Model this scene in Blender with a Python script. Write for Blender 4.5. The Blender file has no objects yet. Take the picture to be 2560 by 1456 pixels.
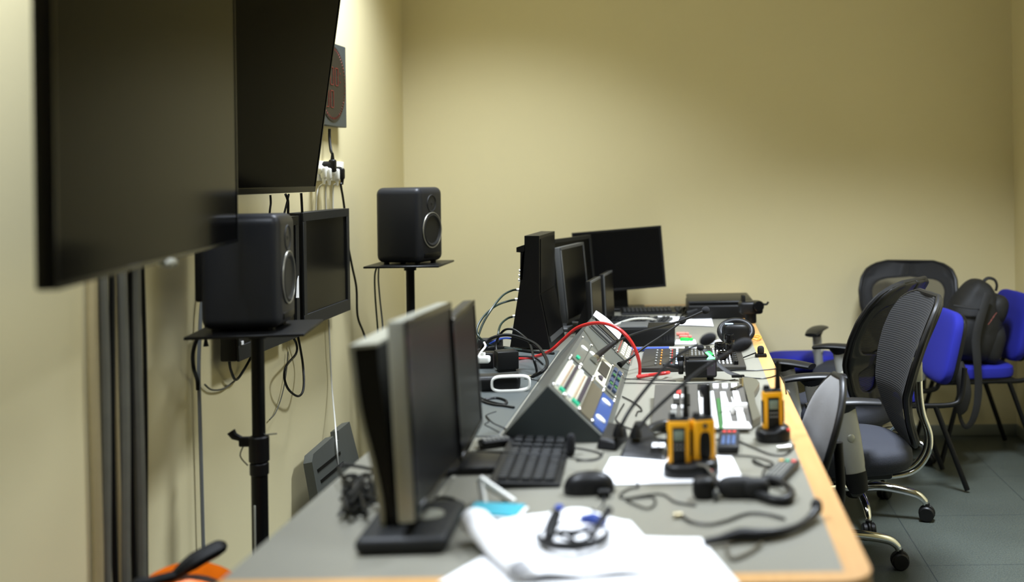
import bpy, bmesh, math, random
from mathutils import Vector, Matrix, noise
SC = bpy.context.scene
COL = SC.collection
PI = math.pi
# ------------------------------------------------------------------ camera
F = 2800.0                 # focal length in pixels of the 2560 px wide frame
AX, AY = 1712.0, 438.0     # pixel met by the lens axis
ROLL = 0.0145
ZC = 1.463                 # eye height
cam_d = bpy.data.cameras.new('camera')
cam = bpy.data.objects.new('camera', cam_d)
COL.objects.link(cam)
cam.location = (0, 0, ZC)
cam.rotation_euler = (Matrix.Rotation(PI/2, 3, 'X') @ Matrix.Rotation(-ROLL, 3, 'Z')).to_euler()
cam_d.sensor_width = 36.0
cam_d.lens = F/2560.0*36.0
cam_d.shift_x = -(AX-1280.0)/2560.0
cam_d.shift_y = -(728.0-AY)/2560.0
cam_d.clip_start = 0.05
cam_d.dof.use_dof = True
cam_d.dof.focus_distance = 4.25
cam_d.dof.aperture_fstop = 1.3
SC.camera = cam
# ------------------------------------------------------------------ light and exposure
w = bpy.data.worlds.new('world')
SC.world = w
w.use_nodes = True
w.node_tree.nodes['Background'].inputs[0].default_value = (0.9, 0.95, 1.0, 1)
w.node_tree.nodes['Background'].inputs[1].default_value = 0.02
vs = SC.view_settings
vs.view_transform = 'Standard'
vs.look = 'None'
vs.exposure = 0.6
vs.gamma = 1.0
vs.use_curve_mapping = False
CEIL = 3.1
LAMPS = [(-1.05, 4.85, 27, 112), (-1.25, 2.25, 29, 110), (0.9, 3.95, 62, 109), (0.4, 1.9, 10, 130)]
LAMP_COL = (0.875, 0.96, 1.09)
for i, (lx, ly, pw, spr) in enumerate(LAMPS):
    ld = bpy.data.lights.new('panel_lamp', 'AREA')
    ld.shape = 'SQUARE'
    ld.size = 0.56
    ld.energy = pw
    ld.color = LAMP_COL
    ld.spread = math.radians(spr)
    lo = bpy.data.objects.new('panel_lamp', ld)
    COL.objects.link(lo)
    lo.location = (lx, ly, CEIL-0.025)

# ------------------------------------------------------------------ helpers
def at(x, y, Y):
    """the point at depth Y seen at pixel x, y"""
    u = x-AX; v = y-AY
    return Vector(((u-ROLL*v)*Y/F, Y, ZC-(v+ROLL*u)*Y/F))
def on(x, y, z=0.75):
    """the point at height z seen at pixel x, y"""
    u = x-AX; v = y-AY
    Y = (ZC-z)*F/(v+ROLL*u)
    return Vector(((u-ROLL*v)*Y/F, Y, z))
def onx(x, y, X):
    """the point of the plane x = X seen at pixel x, y"""
    u = x-AX; v = y-AY
    Y = X*F/(u-ROLL*v)
    return Vector((X, Y, ZC-(v+ROLL*u)*Y/F))
def lin(c):
    return tuple((k/255/12.92 if k/255 <= 0.04045 else ((k/255+0.055)/1.055)**2.4) for k in c)

MATS = {}
def mat(name, rgb, rough=0.5, metal=0.0, var=0.06, scale=30.0, bump=0.0, bscale=200.0, coat=0.0, spec=0.5,
        emit=None, estr=1.0, alpha=1.0, sheen=0.0, ior=1.5):
    m = bpy.data.materials.new(name)
    m.use_nodes = True
    nt = m.node_tree; n = nt.nodes; L = nt.links
    b = n['Principled BSDF']
    c = lin(rgb)
    tc = n.new('ShaderNodeTexCoord')
    nz = n.new('ShaderNodeTexNoise'); nz.inputs['Scale'].default_value = scale; nz.inputs['Detail'].default_value = 4
    L.new(tc.outputs['Object'], nz.inputs['Vector'])
    rp = n.new('ShaderNodeMix'); rp.data_type = 'RGBA'
    lo = tuple(max(0, k*(1-var)) for k in c); hi = tuple(min(1, k*(1+var)) for k in c)
    rp.inputs[6].default_value = (*lo, 1); rp.inputs[7].default_value = (*hi, 1)
    L.new(nz.outputs['Fac'], rp.inputs[0])
    L.new(rp.outputs[2], b.inputs['Base Color'])
    b.inputs['Roughness'].default_value = rough
    b.inputs['Metallic'].default_value = metal
    b.inputs['Specular IOR Level'].default_value = spec
    b.inputs['IOR'].default_value = ior
    b.inputs['Coat Weight'].default_value = coat
    b.inputs['Sheen Weight'].default_value = sheen
    if bump:
        n2 = n.new('ShaderNodeTexNoise'); n2.inputs['Scale'].default_value = bscale
        L.new(tc.outputs['Object'], n2.inputs['Vector'])
        bp = n.new('ShaderNodeBump'); bp.inputs['Strength'].default_value = bump; bp.inputs['Distance'].default_value = 0.002
        L.new(n2.outputs['Fac'], bp.inputs['Height']); L.new(bp.outputs['Normal'], b.inputs['Normal'])
    if emit:
        b.inputs['Emission Color'].default_value = (*lin(emit), 1)
        b.inputs['Emission Strength'].default_value = estr
    if alpha < 1:
        b.inputs['Alpha'].default_value = alpha
    MATS[name] = m
    return m

mat('wall_paint', (222, 210, 164), 0.75, var=0.025, scale=1.5, bump=0.05, bscale=60)
mat('ceiling_paint', (232, 228, 214), 0.85, var=0.02)
mat('baseboard_vinyl', (128, 132, 122), 0.5)
mat('laminate', (127, 125, 113), 0.38, var=0.03, scale=90)
mat('desk_frame', (120, 120, 116), 0.5)
mat('plastic_black', (14, 14, 13), 0.45, ior=1.34)
mat('plastic_satin', (24, 24, 24), 0.38, ior=1.34)
mat('plastic_dark', (34, 35, 35), 0.5, bump=0.1, bscale=500, ior=1.34)
mat('plastic_grey', (74, 75, 74), 0.45)
mat('speaker_shell', (36, 37, 40), 0.42, bump=0.08, bscale=700, ior=1.34)
mat('speaker_cone', (22, 23, 24), 0.55)
mat('ring_silver', (150, 148, 138), 0.35, metal=0.6)
mat('metal_black', (8, 8, 8), 0.42, ior=1.34)
mat('screen_glass', (9, 9, 9), 0.12, var=0.0, ior=1.085)
mat('screen_matte', (11, 11, 11), 0.3, var=0.0, ior=1.24)
mat('bezel_gloss', (14, 14, 14), 0.16, ior=1.34)
mat('silver_plastic', (160, 160, 146), 0.36, metal=0.25)
mat('cable_black', (12, 13, 12), 0.42, ior=1.34)
mat('cable_green', (20, 38, 27), 0.42)
mat('cable_grey', (112, 116, 116), 0.5)
mat('cable_white', (205, 203, 192), 0.5)
mat('cable_red', (206, 40, 36), 0.4)
mat('cable_blue', (35, 65, 150), 0.4)
mat('cable_yellow', (214, 160, 50), 0.45)
mat('hose_grey', (92, 90, 78), 0.5, var=0.2, scale=12)
mat('trunk_beige', (150, 136, 98), 0.55)
mat('paper', (247, 247, 248), 0.7, var=0.01)
mat('card_teal', (42, 160, 178), 0.5)
mat('plastic_white', (232, 231, 222), 0.42)
mat('radio_yellow', (246, 172, 14), 0.4)
mat('lcd', (120, 134, 118), 0.25)
mat('chrome', (226, 226, 222), 0.07, metal=1.0, var=0.0)
mat('brass', (196, 184, 150), 0.3, metal=1.0)
mat('nickel', (205, 205, 198), 0.25, metal=1.0)
mat('chair_silver', (162, 162, 154), 0.42, metal=0.1)
mat('fabric_navy', (23, 26, 35), 0.85, var=0.15, scale=400, bump=0.5, bscale=420)
mat('fabric_grey', (102, 101, 99), 0.9, var=0.14, scale=260, bump=0.4, bscale=500, sheen=0.1)
mat('fabric_blue', (16, 23, 136), 0.88, var=0.08, scale=200, bump=0.3, bscale=500)
mat('bag_black', (14, 14, 13), 0.7, var=0.2, scale=20, bump=0.4, bscale=90)
mat('foam_black', (15, 15, 18), 0.95, bump=0.6, bscale=700)
mat('tape_green', (22, 214, 70), 0.5)
mat('orange_plastic', (255, 120, 4), 0.38)
mat('console_paint', (80, 82, 76), 0.42, var=0.05)
mat('console_side', (42, 48, 46), 0.5)
mat('rack_panel', (92, 92, 82), 0.42)
mat('rack_brown', (84, 78, 62), 0.4)
mat('rack_blue', (38, 68, 126), 0.4)
mat('rack_cream', (194, 190, 168), 0.45)
mat('strip_white', (196, 196, 198), 0.45)
mat('jack_dark', (58, 52, 62), 0.4)
mat('button_green', (12, 160, 118), 0.4)
mat('button_white', (236, 236, 232), 0.4)
mat('button_lit', (214, 214, 212), 0.4, emit=(255, 255, 252), estr=0.18)
mat('button_grey', (128, 128, 122), 0.45)
mat('button_orange', (214, 142, 60), 0.45)
mat('button_red', (226, 60, 52), 0.45)
mat('button_blue', (66, 92, 136), 0.45)
mat('meter_green', (44, 96, 44), 0.45)
mat('pale_blue', (186, 206, 226), 0.4)
mat('mixer_dark', (46, 44, 40), 0.4)
mat('switcher_grey', (74, 72, 67), 0.42)
mat('wing_olive', (80, 77, 62), 0.45)
mat('pink_plastic', (240, 132, 118), 0.4)
mat('led_red', (84, 28, 20), 0.5, emit=(190, 60, 40), estr=0.08)
mat('clock_board', (58, 64, 64), 0.45)
mat('panel_charcoal', (66, 68, 62), 0.55)
mat('mat_slate', (74, 79, 77), 0.4)
mat('clock_dial', (30, 23, 13), 0.5)
mat('dull_red', (128, 62, 50), 0.5)
mat('jack_amber', (222, 178, 140), 0.5)
mat('key_slate', (54, 66, 88), 0.45)
mat('wood_tan', (196, 150, 100), 0.5)

def mesh_net(name, rgb, cover):
    m = mat(name, rgb, 0.8)
    m.node_tree.nodes['Principled BSDF'].inputs['Alpha'].default_value = cover
    return m
mesh_net('chair_net', (30, 30, 30), 0.62)
def wave_fabric():
    m = mat('net_dense', (13, 13, 13), 0.8)
    nt = m.node_tree; n = nt.nodes; L = nt.links; b = n['Principled BSDF']
    tc = n.new('ShaderNodeTexCoord'); wv = n.new('ShaderNodeTexWave'); wv.bands_direction = 'Z'
    wv.inputs['Scale'].default_value = 40
    L.new(tc.outputs['Object'], wv.inputs['Vector'])
    mr = n.new('ShaderNodeMapRange'); mr.inputs[3].default_value = 0.93; mr.inputs[4].default_value = 1.0
    L.new(wv.outputs['Fac'], mr.inputs[0]); L.new(mr.outputs[0], b.inputs['Alpha'])
    bp = n.new('ShaderNodeBump'); bp.inputs['Strength'].default_value = 0.4; bp.inputs['Distance'].default_value = 0.002
    L.new(wv.outputs['Fac'], bp.inputs['Height']); L.new(bp.outputs['Normal'], b.inputs['Normal'])
wave_fabric()

def wood():
    m = mat('beech', (226, 176, 104), 0.4)
    nt = m.node_tree; n = nt.nodes; L = nt.links; b = n['Principled BSDF']
    tc = n.new('ShaderNodeTexCoord'); mp = n.new('ShaderNodeMapping'); mp.inputs['Scale'].default_value = (30, 2, 30)
    nz = n.new('ShaderNodeTexNoise'); nz.inputs['Scale'].default_value = 3; nz.inputs['Detail'].default_value = 6
    L.new(tc.outputs['Object'], mp.inputs[0]); L.new(mp.outputs[0], nz.inputs['Vector'])
    cr = n.new('ShaderNodeValToRGB')
    cr.color_ramp.elements[0].color = (*lin((180, 134, 76)), 1); cr.color_ramp.elements[1].color = (*lin((202, 158, 100)), 1)
    L.new(nz.outputs['Fac'], cr.inputs[0]); L.new(cr.outputs[0], b.inputs['Base Color'])
wood()
def floor_mat():
    m = mat('floor_vinyl', (92, 102, 98), 0.42)
    nt = m.node_tree; n = nt.nodes; L = nt.links; b = n['Principled BSDF']
    tc = n.new('ShaderNodeTexCoord')
    mp = n.new('ShaderNodeMapping'); mp.inputs['Location'].default_value = (0.32, 0.045, 0)
    br = n.new('ShaderNodeTexBrick'); br.offset = 0.0
    br.inputs['Scale'].default_value = 1.0; br.inputs['Mortar Size'].default_value = 0.0022
    br.inputs['Mortar Smooth'].default_value = 0.1
    br.inputs['Brick Width'].default_value = 0.6; br.inputs['Row Height'].default_value = 0.6
    nz = n.new('ShaderNodeTexNoise'); nz.inputs['Scale'].default_value = 170; nz.inputs['Detail'].default_value = 3
    n3 = n.new('ShaderNodeTexNoise'); n3.inputs['Scale'].default_value = 2.2; n3.inputs['Detail'].default_value = 5
    cr = n.new('ShaderNodeValToRGB')
    cr.color_ramp.elements[0].position = 0.3; cr.color_ramp.elements[1].position = 0.7
    cr.color_ramp.elements[0].color = (*lin((50, 55, 50)), 1); cr.color_ramp.elements[1].color = (*lin((76, 82, 75)), 1)
    L.new(tc.outputs['Object'], nz.inputs['Vector']); L.new(tc.outputs['Object'], mp.inputs[0]); L.new(mp.outputs[0], br.inputs['Vector'])
    L.new(tc.outputs['Object'], n3.inputs['Vector'])
    L.new(nz.outputs['Fac'], cr.inputs[0])
    mx0 = n.new('ShaderNodeMix'); mx0.data_type = 'RGBA'; mx0.blend_type = 'MULTIPLY'
    r3 = n.new('ShaderNodeMapRange'); r3.inputs[1].default_value = 0.25; r3.inputs[2].default_value = 0.75; r3.inputs[3].default_value = 0.86; r3.inputs[4].default_value = 1.05
    L.new(n3.outputs['Fac'], r3.inputs[0])
    mx0.inputs[0].default_value = 1.0; L.new(cr.outputs[0], mx0.inputs[6]); L.new(r3.outputs[0], mx0.inputs[7])
    mx = n.new('ShaderNodeMix'); mx.data_type = 'RGBA'
    mx.inputs[7].default_value = (*lin((40, 46, 46)), 1)
    L.new(br.outputs['Fac'], mx.inputs[0]); L.new(mx0.outputs[2], mx.inputs[6])
    L.new(mx.outputs[2], b.inputs['Base Color'])
floor_mat()

def smooth_path(pts, n=8, closed=False):
    P = [Vector(p) for p in pts]
    if len(P) < 3: return P
    out = []; N = len(P)
    rng = range(N if closed else N-1)
    for i in rng:
        if closed:
            a, b, c, d = P[(i-1) % N], P[i], P[(i+1) % N], P[(i+2) % N]
        else:
            a = P[max(i-1, 0)]; b = P[i]; c = P[i+1]; d = P[min(i+2, N-1)]
        for k in range(n):
            t = k/n
            out.append(0.5*((2*b)+(c-a)*t+(2*a-5*b+4*c-d)*t*t+(3*b-a-3*c+d)*t**3))
    if not closed: out.append(P[-1])
    return out

class MB:
    """collects shapes; build() links them as ONE mesh object"""
    def __init__(s):
        s.v = []; s.f = []; s.m = []; s.cur = 0; s.st = []
    def add(s, vs_, fs, M=None):
        o = len(s.v); s.st.append((o, len(s.f)))
        for p in vs_:
            p = Vector(p)
            s.v.append(M @ p if M is not None else p)
        for f in fs:
            s.f.append([o+k for k in f]); s.m.append(s.cur)
        return s
    def box(s, c, d, bev=0.0, seg=2, M=None):
        bm = bmesh.new()
        bmesh.ops.create_cube(bm, size=1.0)
        for v in bm.verts: v.co = Vector((v.co.x*d[0], v.co.y*d[1], v.co.z*d[2]))
        if bev > 0:
            bev = min(bev, 0.49*min(d))
            bmesh.ops.bevel(bm, geom=bm.edges[:], offset=bev, segments=seg, profile=0.5, affect='EDGES')
        bm.verts.index_update()
        vs_ = [v.co+Vector(c) for v in bm.verts]; fs = [[v.index for v in f.verts] for f in bm.faces]
        bm.free()
        return s.add(vs_, fs, M)
    def prism(s, poly, vec, M=None):
        n = len(poly); vec = Vector(vec)
        a = [Vector(p) for p in poly]; b = [p+vec for p in a]
        fs = [list(range(n))[::-1], [n+k for k in range(n)]]+[[k, (k+1) % n, n+(k+1) % n, n+k] for k in range(n)]
        nrm = Vector((0, 0, 0))
        for k in range(n): nrm += a[k].cross(a[(k+1) % n])
        if nrm.dot(vec) < 0: fs = [f[::-1] for f in fs]
        return s.add(a+b, fs, M)
    def tube(s, pts, r, n=8, closed=False, sm=0, flat=1.0, M=None, up=None):
        if sm: pts = smooth_path(pts, sm, closed)
        P = [Vector(p) for p in pts]; N = len(P)
        rr = r if isinstance(r, (list, tuple)) else None
        vs_ = []; fs = []
        t0 = (P[1]-P[0]).normalized()
        x = t0.orthogonal().normalized() if up is None else (Vector(up)-t0*Vector(up).dot(t0)).normalized()
        for i in range(N):
            if closed: t = (P[(i+1) % N]-P[i-1])
            else: t = P[min(i+1, N-1)]-P[max(i-1, 0)]
            t = t.normalized() if t.length > 1e-9 else t0
            x = x-t*x.dot(t)
            x = x.normalized() if x.length > 1e-6 else t.orthogonal().normalized()
            y = t.cross(x)
            if rr:
                q = i/(N-1)*(len(rr)-1); a = int(min(q, len(rr)-2)); rad = rr[a]+(rr[a+1]-rr[a])*(q-a)
            else: rad = r
            for k in range(n):
                an = 2*PI*k/n
                vs_.append(P[i]+x*math.cos(an)*rad*flat+y*math.sin(an)*rad)
        R_ = N if closed else N-1
        for i in range(R_):
            j = (i+1) % N
            for k in range(n):
                fs.append([i*n+k, i*n+(k+1) % n, j*n+(k+1) % n, j*n+k])
        if not closed:
            fs.append(list(range(n))[::-1]); fs.append([(N-1)*n+k for k in range(n)])
        return s.add(vs_, fs, M)
    def lathe(s, prof, c=(0, 0, 0), axis=(0, 0, 1), n=24, M=None):
        q = Vector((0, 0, 1)).rotation_difference(Vector(axis).normalized()).to_matrix()
        vs_ = []; fs = []
        for (r, h) in prof:
            for k in range(n):
                a = 2*PI*k/n
                vs_.append(q @ Vector((r*math.cos(a), r*math.sin(a), h))+Vector(c))
        for i in range(len(prof)-1):
            for k in range(n):
                fs.append([i*n+k, i*n+(k+1) % n, (i+1)*n+(k+1) % n, (i+1)*n+k])
        if prof[0][0] > 1e-6: fs.append(list(range(n))[::-1])
        if prof[-1][0] > 1e-6: fs.append([(len(prof)-1)*n+k for k in range(n)])
        return s.add(vs_, fs, M)
    def cyl(s, c, r, h, axis=(0, 0, 1), n=20, M=None, b=0.0):
        if b: pr = [(r-b, -h/2), (r, -h/2+b), (r, h/2-b), (r-b, h/2)]
        else: pr = [(r, -h/2), (r, h/2)]
        return s.lathe(pr, c, axis, n, M)
    def sph(s, c, d, e1=1.0, e2=1.0, nu=24, nv=14, M=None):
        def pw(a, e): return math.copysign(abs(a)**e, a)
        vs_ = []; fs = []
        for i in range(nv+1):
            ph = -PI/2+PI*i/nv
            for k in range(nu):
                th = 2*PI*k/nu
                vs_.append(Vector((c[0]+d[0]*pw(math.cos(ph), e1)*pw(math.cos(th), e2),
                                   c[1]+d[1]*pw(math.cos(ph), e1)*pw(math.sin(th), e2), c[2]+d[2]*pw(math.sin(ph), e1))))
        for i in range(nv):
            for k in range(nu):
                fs.append([i*nu+k, i*nu+(k+1) % nu, (i+1)*nu+(k+1) % nu, (i+1)*nu+k])
        return s.add(vs_, fs, M)
    def grid(s, fn, nu, nv, th=None, M=None):
        vs_ = [Vector(fn(i/nu, j/nv)) for j in range(nv+1) for i in range(nu+1)]
        fs = [[j*(nu+1)+i, j*(nu+1)+i+1, (j+1)*(nu+1)+i+1, (j+1)*(nu+1)+i] for j in range(nv) for i in range(nu)]
        if th:
            th = Vector(th); o = len(vs_)
            vs_ = vs_+[p+th for p in vs_]
            fs2 = [[o+k for k in f][::-1] for f in fs]
            rim = [i for i in range(nu+1)]+[j*(nu+1)+nu for j in range(1, nv+1)]+[nv*(nu+1)+i for i in range(nu-1, -1, -1)]+[j*(nu+1) for j in range(nv-1, 0, -1)]
            n = len(rim)
            fs = fs+fs2+[[rim[k], o+rim[k], o+rim[(k+1) % n], rim[(k+1) % n]] for k in range(n)]
        return s.add(vs_, fs, M)
    def build(s, name, mats, parent=None, label=None, origin=None, ang=38):
        me = bpy.data.meshes.new(name)
        O = Vector(origin) if origin is not None else Vector((0, 0, 0))
        me.from_pydata([tuple(p-O) for p in s.v], [], s.f)
        if isinstance(mats, str): mats = [mats]
        for m in mats: me.materials.append(MATS[m])
        if len(mats) > 1: me.polygons.foreach_set('material_index', s.m)
        bm = bmesh.new(); bm.from_mesh(me)
        bmesh.ops.recalc_face_normals(bm, faces=bm.faces[:])
        bm.to_mesh(me); bm.free()
        me.polygons.foreach_set('use_smooth', [True]*len(me.polygons))
        me.set_sharp_from_angle(angle=math.radians(ang))
        me.update()
        o = bpy.data.objects.new(name, me)
        COL.objects.link(o)
        if origin is not None: o.location = O
        if parent is not None: o.parent = parent
        if label: o['label'] = label
        return o

def build_each(mb, name, m, parent, label=None):
    """every shape collected in mb becomes a part of its own"""
    st = mb.st+[(len(mb.v), len(mb.f))]
    for (v0, f0), (v1, f1) in zip(st, st[1:]):
        q = MB(); q.v = mb.v[v0:v1]; q.f = [[k-v0 for k in f] for f in mb.f[f0:f1]]; q.m = [0]*len(q.f)
        q.build(name, m, parent, label)
def tag(o, label, cat, group=None, kind=None):
    o['label'] = label; o['category'] = cat
    if group: o['group'] = group
    if kind: o['kind'] = kind
    return o
def thing(name, label, cat, loc=(0, 0, 0), rz=0.0, group=None):
    o = bpy.data.objects.new(name, None)
    COL.objects.link(o)
    o.empty_display_size = 0.05
    o.location = loc; o.rotation_euler = (0, 0, rz)
    return tag(o, label, cat, group)
def structure(name, mb, m, ang=38):
    o = mb.build(name, m, ang=ang); o['kind'] = 'structure'; o['label'] = name.replace('_', ' ')
    return o
def cable(name, label, pts, r, m, group=None, cat='cable', sm=8, n=8):
    mb = MB().tube(pts, r, n=n, sm=sm)
    o = mb.build(name, m, origin=Vector(pts[0]))
    return tag(o, label, cat, group)
def facing(nx, ny):
    return math.atan2(nx, -ny)

# ------------------------------------------------------------------ room shell
XL, XR, YB, YF = -1.555, 1.82, 6.2, -1.6
structure('floor', MB().box(((XL+XR)/2, (YB+YF)/2, -0.05), (XR-XL+0.4, YB-YF+0.4, 0.1)), 'floor_vinyl')
structure('ceiling', MB().box(((XL+XR)/2, (YB+YF)/2, CEIL+0.05), (XR-XL+0.4, YB-YF+0.4, 0.1)), 'ceiling_paint')
structure('wall_left', MB().box((XL-0.05, (YB+YF)/2, CEIL/2), (0.1, YB-YF, CEIL)), 'wall_paint')
structure('wall_right', MB().box((XR+0.05, (YB+YF)/2, CEIL/2), (0.1, YB-YF, CEIL)), 'wall_paint')
structure('wall_back', MB().box(((XL+XR)/2, YB+0.05, CEIL/2), (XR-XL+0.2, 0.1, CEIL)), 'wall_paint')
structure('wall_front', MB().box(((XL+XR)/2, YF-0.05, CEIL/2), (XR-XL+0.2, 0.1, CEIL)), 'wall_paint')
structure('baseboard_back', MB().box(((XL+XR)/2, YB-0.006, 0.03), (XR-XL, 0.012, 0.06), 0.004), 'baseboard_vinyl')
structure('baseboard_right', MB().box((XR-0.006, (YB+YF)/2, 0.03), (0.012, YB-YF-0.03, 0.06), 0.004), 'baseboard_vinyl')
structure('baseboard_left', MB().box((XL+0.006, (YB+YF)/2, 0.03), (0.012, YB-YF-0.03, 0.06), 0.004), 'baseboard_vinyl')
for i, (lx, ly, pw, spr) in enumerate(LAMPS):
    mb = MB()
    for sx, sy, dx, dy in ((0, 0.29, 0.6, 0.02), (0, -0.29, 0.6, 0.02), (0.29, 0, 0.02, 0.56), (-0.29, 0, 0.02, 0.56)):
        mb.box((lx+sx, ly+sy, CEIL-0.02), (dx, dy, 0.04), 0.003)
    o = mb.build('ceiling_light', 'ceiling_paint', origin=(lx, ly, CEIL-0.04))
    tag(o, 'square ceiling panel light with white frame, '+('above the television wall' if lx < 0 else 'above the desk chairs')+(', far end' if ly > 3 else ', near end'), 'ceiling light', 'ceiling panel lights')

# ------------------------------------------------------------------ desk
DX0, DX1, DY0, DY1 = -0.84, 0.275, 2.0, 6.12
desk = thing('desk', 'long grey laminate control desk with beech wood edging', 'desk', (-0.25, 4.0, 0))
def rel(o, p): return Vector(p)-Vector(o.location)
mb = MB().box(((DX0+DX1)/2+0.25, (DY0+DY1)/2-4.0, 0.735), (DX1-DX0, DY1-DY0, 0.03))
mb.build('desktop', 'laminate', desk)
mb = MB()
outer = [(DX0, 1.95)]+[(0.325-0.07+0.07*math.sin(a*PI/12), 1.95+0.07-0.07*math.cos(a*PI/12)) for a in range(7)]+[(0.325, 6.165), (DX0, 6.165), (DX0, DY1), (DX1, DY1), (DX1, DY0), (DX0, DY0)]
mb.prism([(x+0.25, y-4.0, 0.718) for x, y in outer], (0, 0, 0.0325))
mb.build('edge_band', 'beech', desk, 'beech wood edging strip')
for y in (2.25, 3.05, 4.5, 5.95):
    MB().box((0.0, y-4.0, 0.359), (0.9, 0.03, 0.718), 0.003).build('leg', 'desk_frame', desk)
MB().box((-0.42, 0.1, 0.52), (0.02, 3.66, 0.38), 0.003).build('modesty_panel', 'desk_frame', desk)

# ------------------------------------------------------------------ flat screens
def rx(a): return Matrix.Rotation(a, 4, 'X')
def ry(a): return Matrix.Rotation(a, 4, 'Y')
def tr(x, y, z): return Matrix.Translation((x, y, z))

def screen_panel(root, M, w_, h_, t, bez, body='plastic_black', bezm='plastic_black', glass='screen_matte', chin=None, bname='housing', proud=0.004):
    """housing + front bezel + screen; local -Y is the front, origin at panel centre"""
    chin = bez if chin is None else chin
    MB().box((0, t/2, 0), (w_, t, h_), min(0.006, t*0.3), M=M).build(bname, body, root)
    b = MB()
    y = -proud/2
    b.box((0, y, h_/2-bez/2), (w_, proud, bez), 0.001, 1, M); b.box((0, y, -h_/2+chin/2), (w_, proud, chin), 0.001, 1, M)
    b.box((-w_/2+bez/2, y, (chin-bez)/2), (bez, proud, h_-bez-chin), 0.001, 1, M); b.box((w_/2-bez/2, y, (chin-bez)/2), (bez, proud, h_-bez-chin), 0.001, 1, M)
    b.build('bezel', bezm, root)
    MB().box((0, -0.0005, (chin-bez)/2), (w_-2*bez, 0.002, h_-bez-chin), M=M).build('screen', glass, root)

# big televisions on the left wall
tv = thing('television', 'large dark flat television swung out from the wall, its near end in front of everything', 'television', (-1.17, 2.5435, 1.70), math.atan2(1.403, -0.26), 'wall televisions')
H1 = 0.83
M = tr(0, 0, -0.412+H1/2)
screen_panel(tv, M, 1.427, H1, 0.03, 0.007, 'plastic_black', 'bezel_gloss', 'screen_glass', 0.010)
MB().box((0.03, 0.045, 0.10), (1.30, 0.035, 0.30), 0.012, 3).build('rear_cover', 'plastic_black', tv)
b = MB(); b.box((0.15, 0.072, 0.1), (0.4, 0.02, 0.3), 0.004); b.tube([(0.15, 0.08, 0.1), (0.36, 0.16, 0.1), (0.42, 0.20, 0.1)], 0.02, sm=4); b.box((0.42, 0.21, 0.1), (0.12, 0.02, 0.25), 0.003)
b.build('wall_mount', 'metal_black', tv)
MB().sph((-0.025, 0.0, -0.418), (0.035, 0.02, 0.012)).build('sensor', 'silver_plastic', tv, 'small silver sensor under the frame')
dirv = Vector((0.027, 0.67)).normalized()
e = Vector((-1.42, 4.29)); c2 = e-dirv*0.65
tv2 = thing('television', 'second large flat television tilted forward above the wall monitors', 'television', (c2.x, c2.y, 1.42), math.atan2(dirv.y, dirv.x), 'wall televisions')
M = rx(math.radians(8.5)) @ tr(0, 0, 0.39)
screen_panel(tv2, M, 1.30, 0.78, 0.03, 0.008, 'plastic_black', 'bezel_gloss', 'screen_glass', 0.022)
b = MB(); b.box((0, 0.06, 0.35), (0.4, 0.04, 0.3), 0.004); b.build('wall_mount', 'metal_black', tv2)
MB().box((-0.25, 0.012, -0.012), (0.10, 0.02, 0.02), 0.004, M=rx(math.radians(8.5))).build('sensor', 'plastic_black', tv2)

# thick monitors on wall arms
def wall_monitor(label, X, y0, y1, z0, z1, tag_label=False):
    r = thing('wall_monitor', label, 'monitor', (X, (y0+y1)/2, (z0+z1)/2), PI/2, 'thick monitors on wall arms')
    w_, h_ = y1-y0, z1-z0
    screen_panel(r, tr(0, 0, 0), w_, h_, 0.055, 0.034, 'plastic_black', 'plastic_dark', 'screen_matte', 0.05, proud=0.008)
    d = abs(XL-X)-0.002
    b = MB(); b.box((0, 0.055+0.01, 0), (w_*0.6, 0.02, h_*0.6), 0.004); b.box((0, (0.07+d)/2, 0), (0.05, d-0.07, 0.05)); b.box((0, d-0.008, 0), (0.16, 0.016, 0.2), 0.003)
    b.build('wall_arm', 'metal_black', r)
    return r
wm2 = wall_monitor('black wall monitor beside the far end, its whole screen clear to see', -1.47, 4.285, 4.872, 0.897, 1.34)
wm1 = wall_monitor('black wall monitor half hidden behind the grey speaker', -1.475, 3.665, 4.25, 0.873, 1.33)
MB().box((-0.29+0.02, -0.01, -0.17), (0.018, 0.003, 0.012)).build('sticker', 'paper', wm1, 'small white sticker')
p = [onx(744, 700, -1.455), onx(747, 690, -1.455), onx(748, 745, -1.455), onx(741, 745, -1.455)]
b = MB(); b.prism(p, (-0.002, 0, 0)); tag(b.build('paper_slip', 'paper', origin=p[0]), 'white paper slip wedged between the two wall monitors', 'paper')

# ------------------------------------------------------------------ clock panel on the wall
ck = thing('wall_clock', 'square grey digital clock panel with red digits, mostly behind the tilted television', 'clock', (-1.535, 4.85, 1.697), PI/2-0.03)
MB().box((0, 0, 0.1815), (0.36, 0.03, 0.363), 0.003, 1).build('case', 'clock_board', ck)
M = tr(0.0, -0.0155, 0.185)
MB().cyl((0, 0, 0), 0.165, 0.004, (0, 1, 0), 48, M).build('dial', 'clock_dial', ck)
b = MB()
for k in range(60):
    a = 2*PI*k/60
    b.box((0, 0, 0), (0.0024 if k % 5 else 0.005, 0.002, 0.009), M=M @ tr(0.152*math.sin(a), -0.003, 0.152*math.cos(a)) @ ry(a))
b.build('second_marks', 'led_red', ck)
SEG = {'0': 'abcdef', '8': 'abcdefg'}
def seven(b, ch, x, z, w_, h_, M):
    t = 0.004
    S = {'a': (0, h_/2, w_, t), 'd': (0, -h_/2, w_, t), 'g': (0, 0, w_, t), 'f': (-w_/2, h_/4, t, h_/2), 'b': (w_/2, h_/4, t, h_/2), 'e': (-w_/2, -h_/4, t, h_/2), 'c': (w_/2, -h_/4, t, h_/2)}
    for q in SEG[ch]:
        sx, sz, a, c = S[q]
        b.box((x+sx, -0.003, z+sz), (a*0.92, 0.002, c*0.92), M=M)
b = MB()
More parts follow.
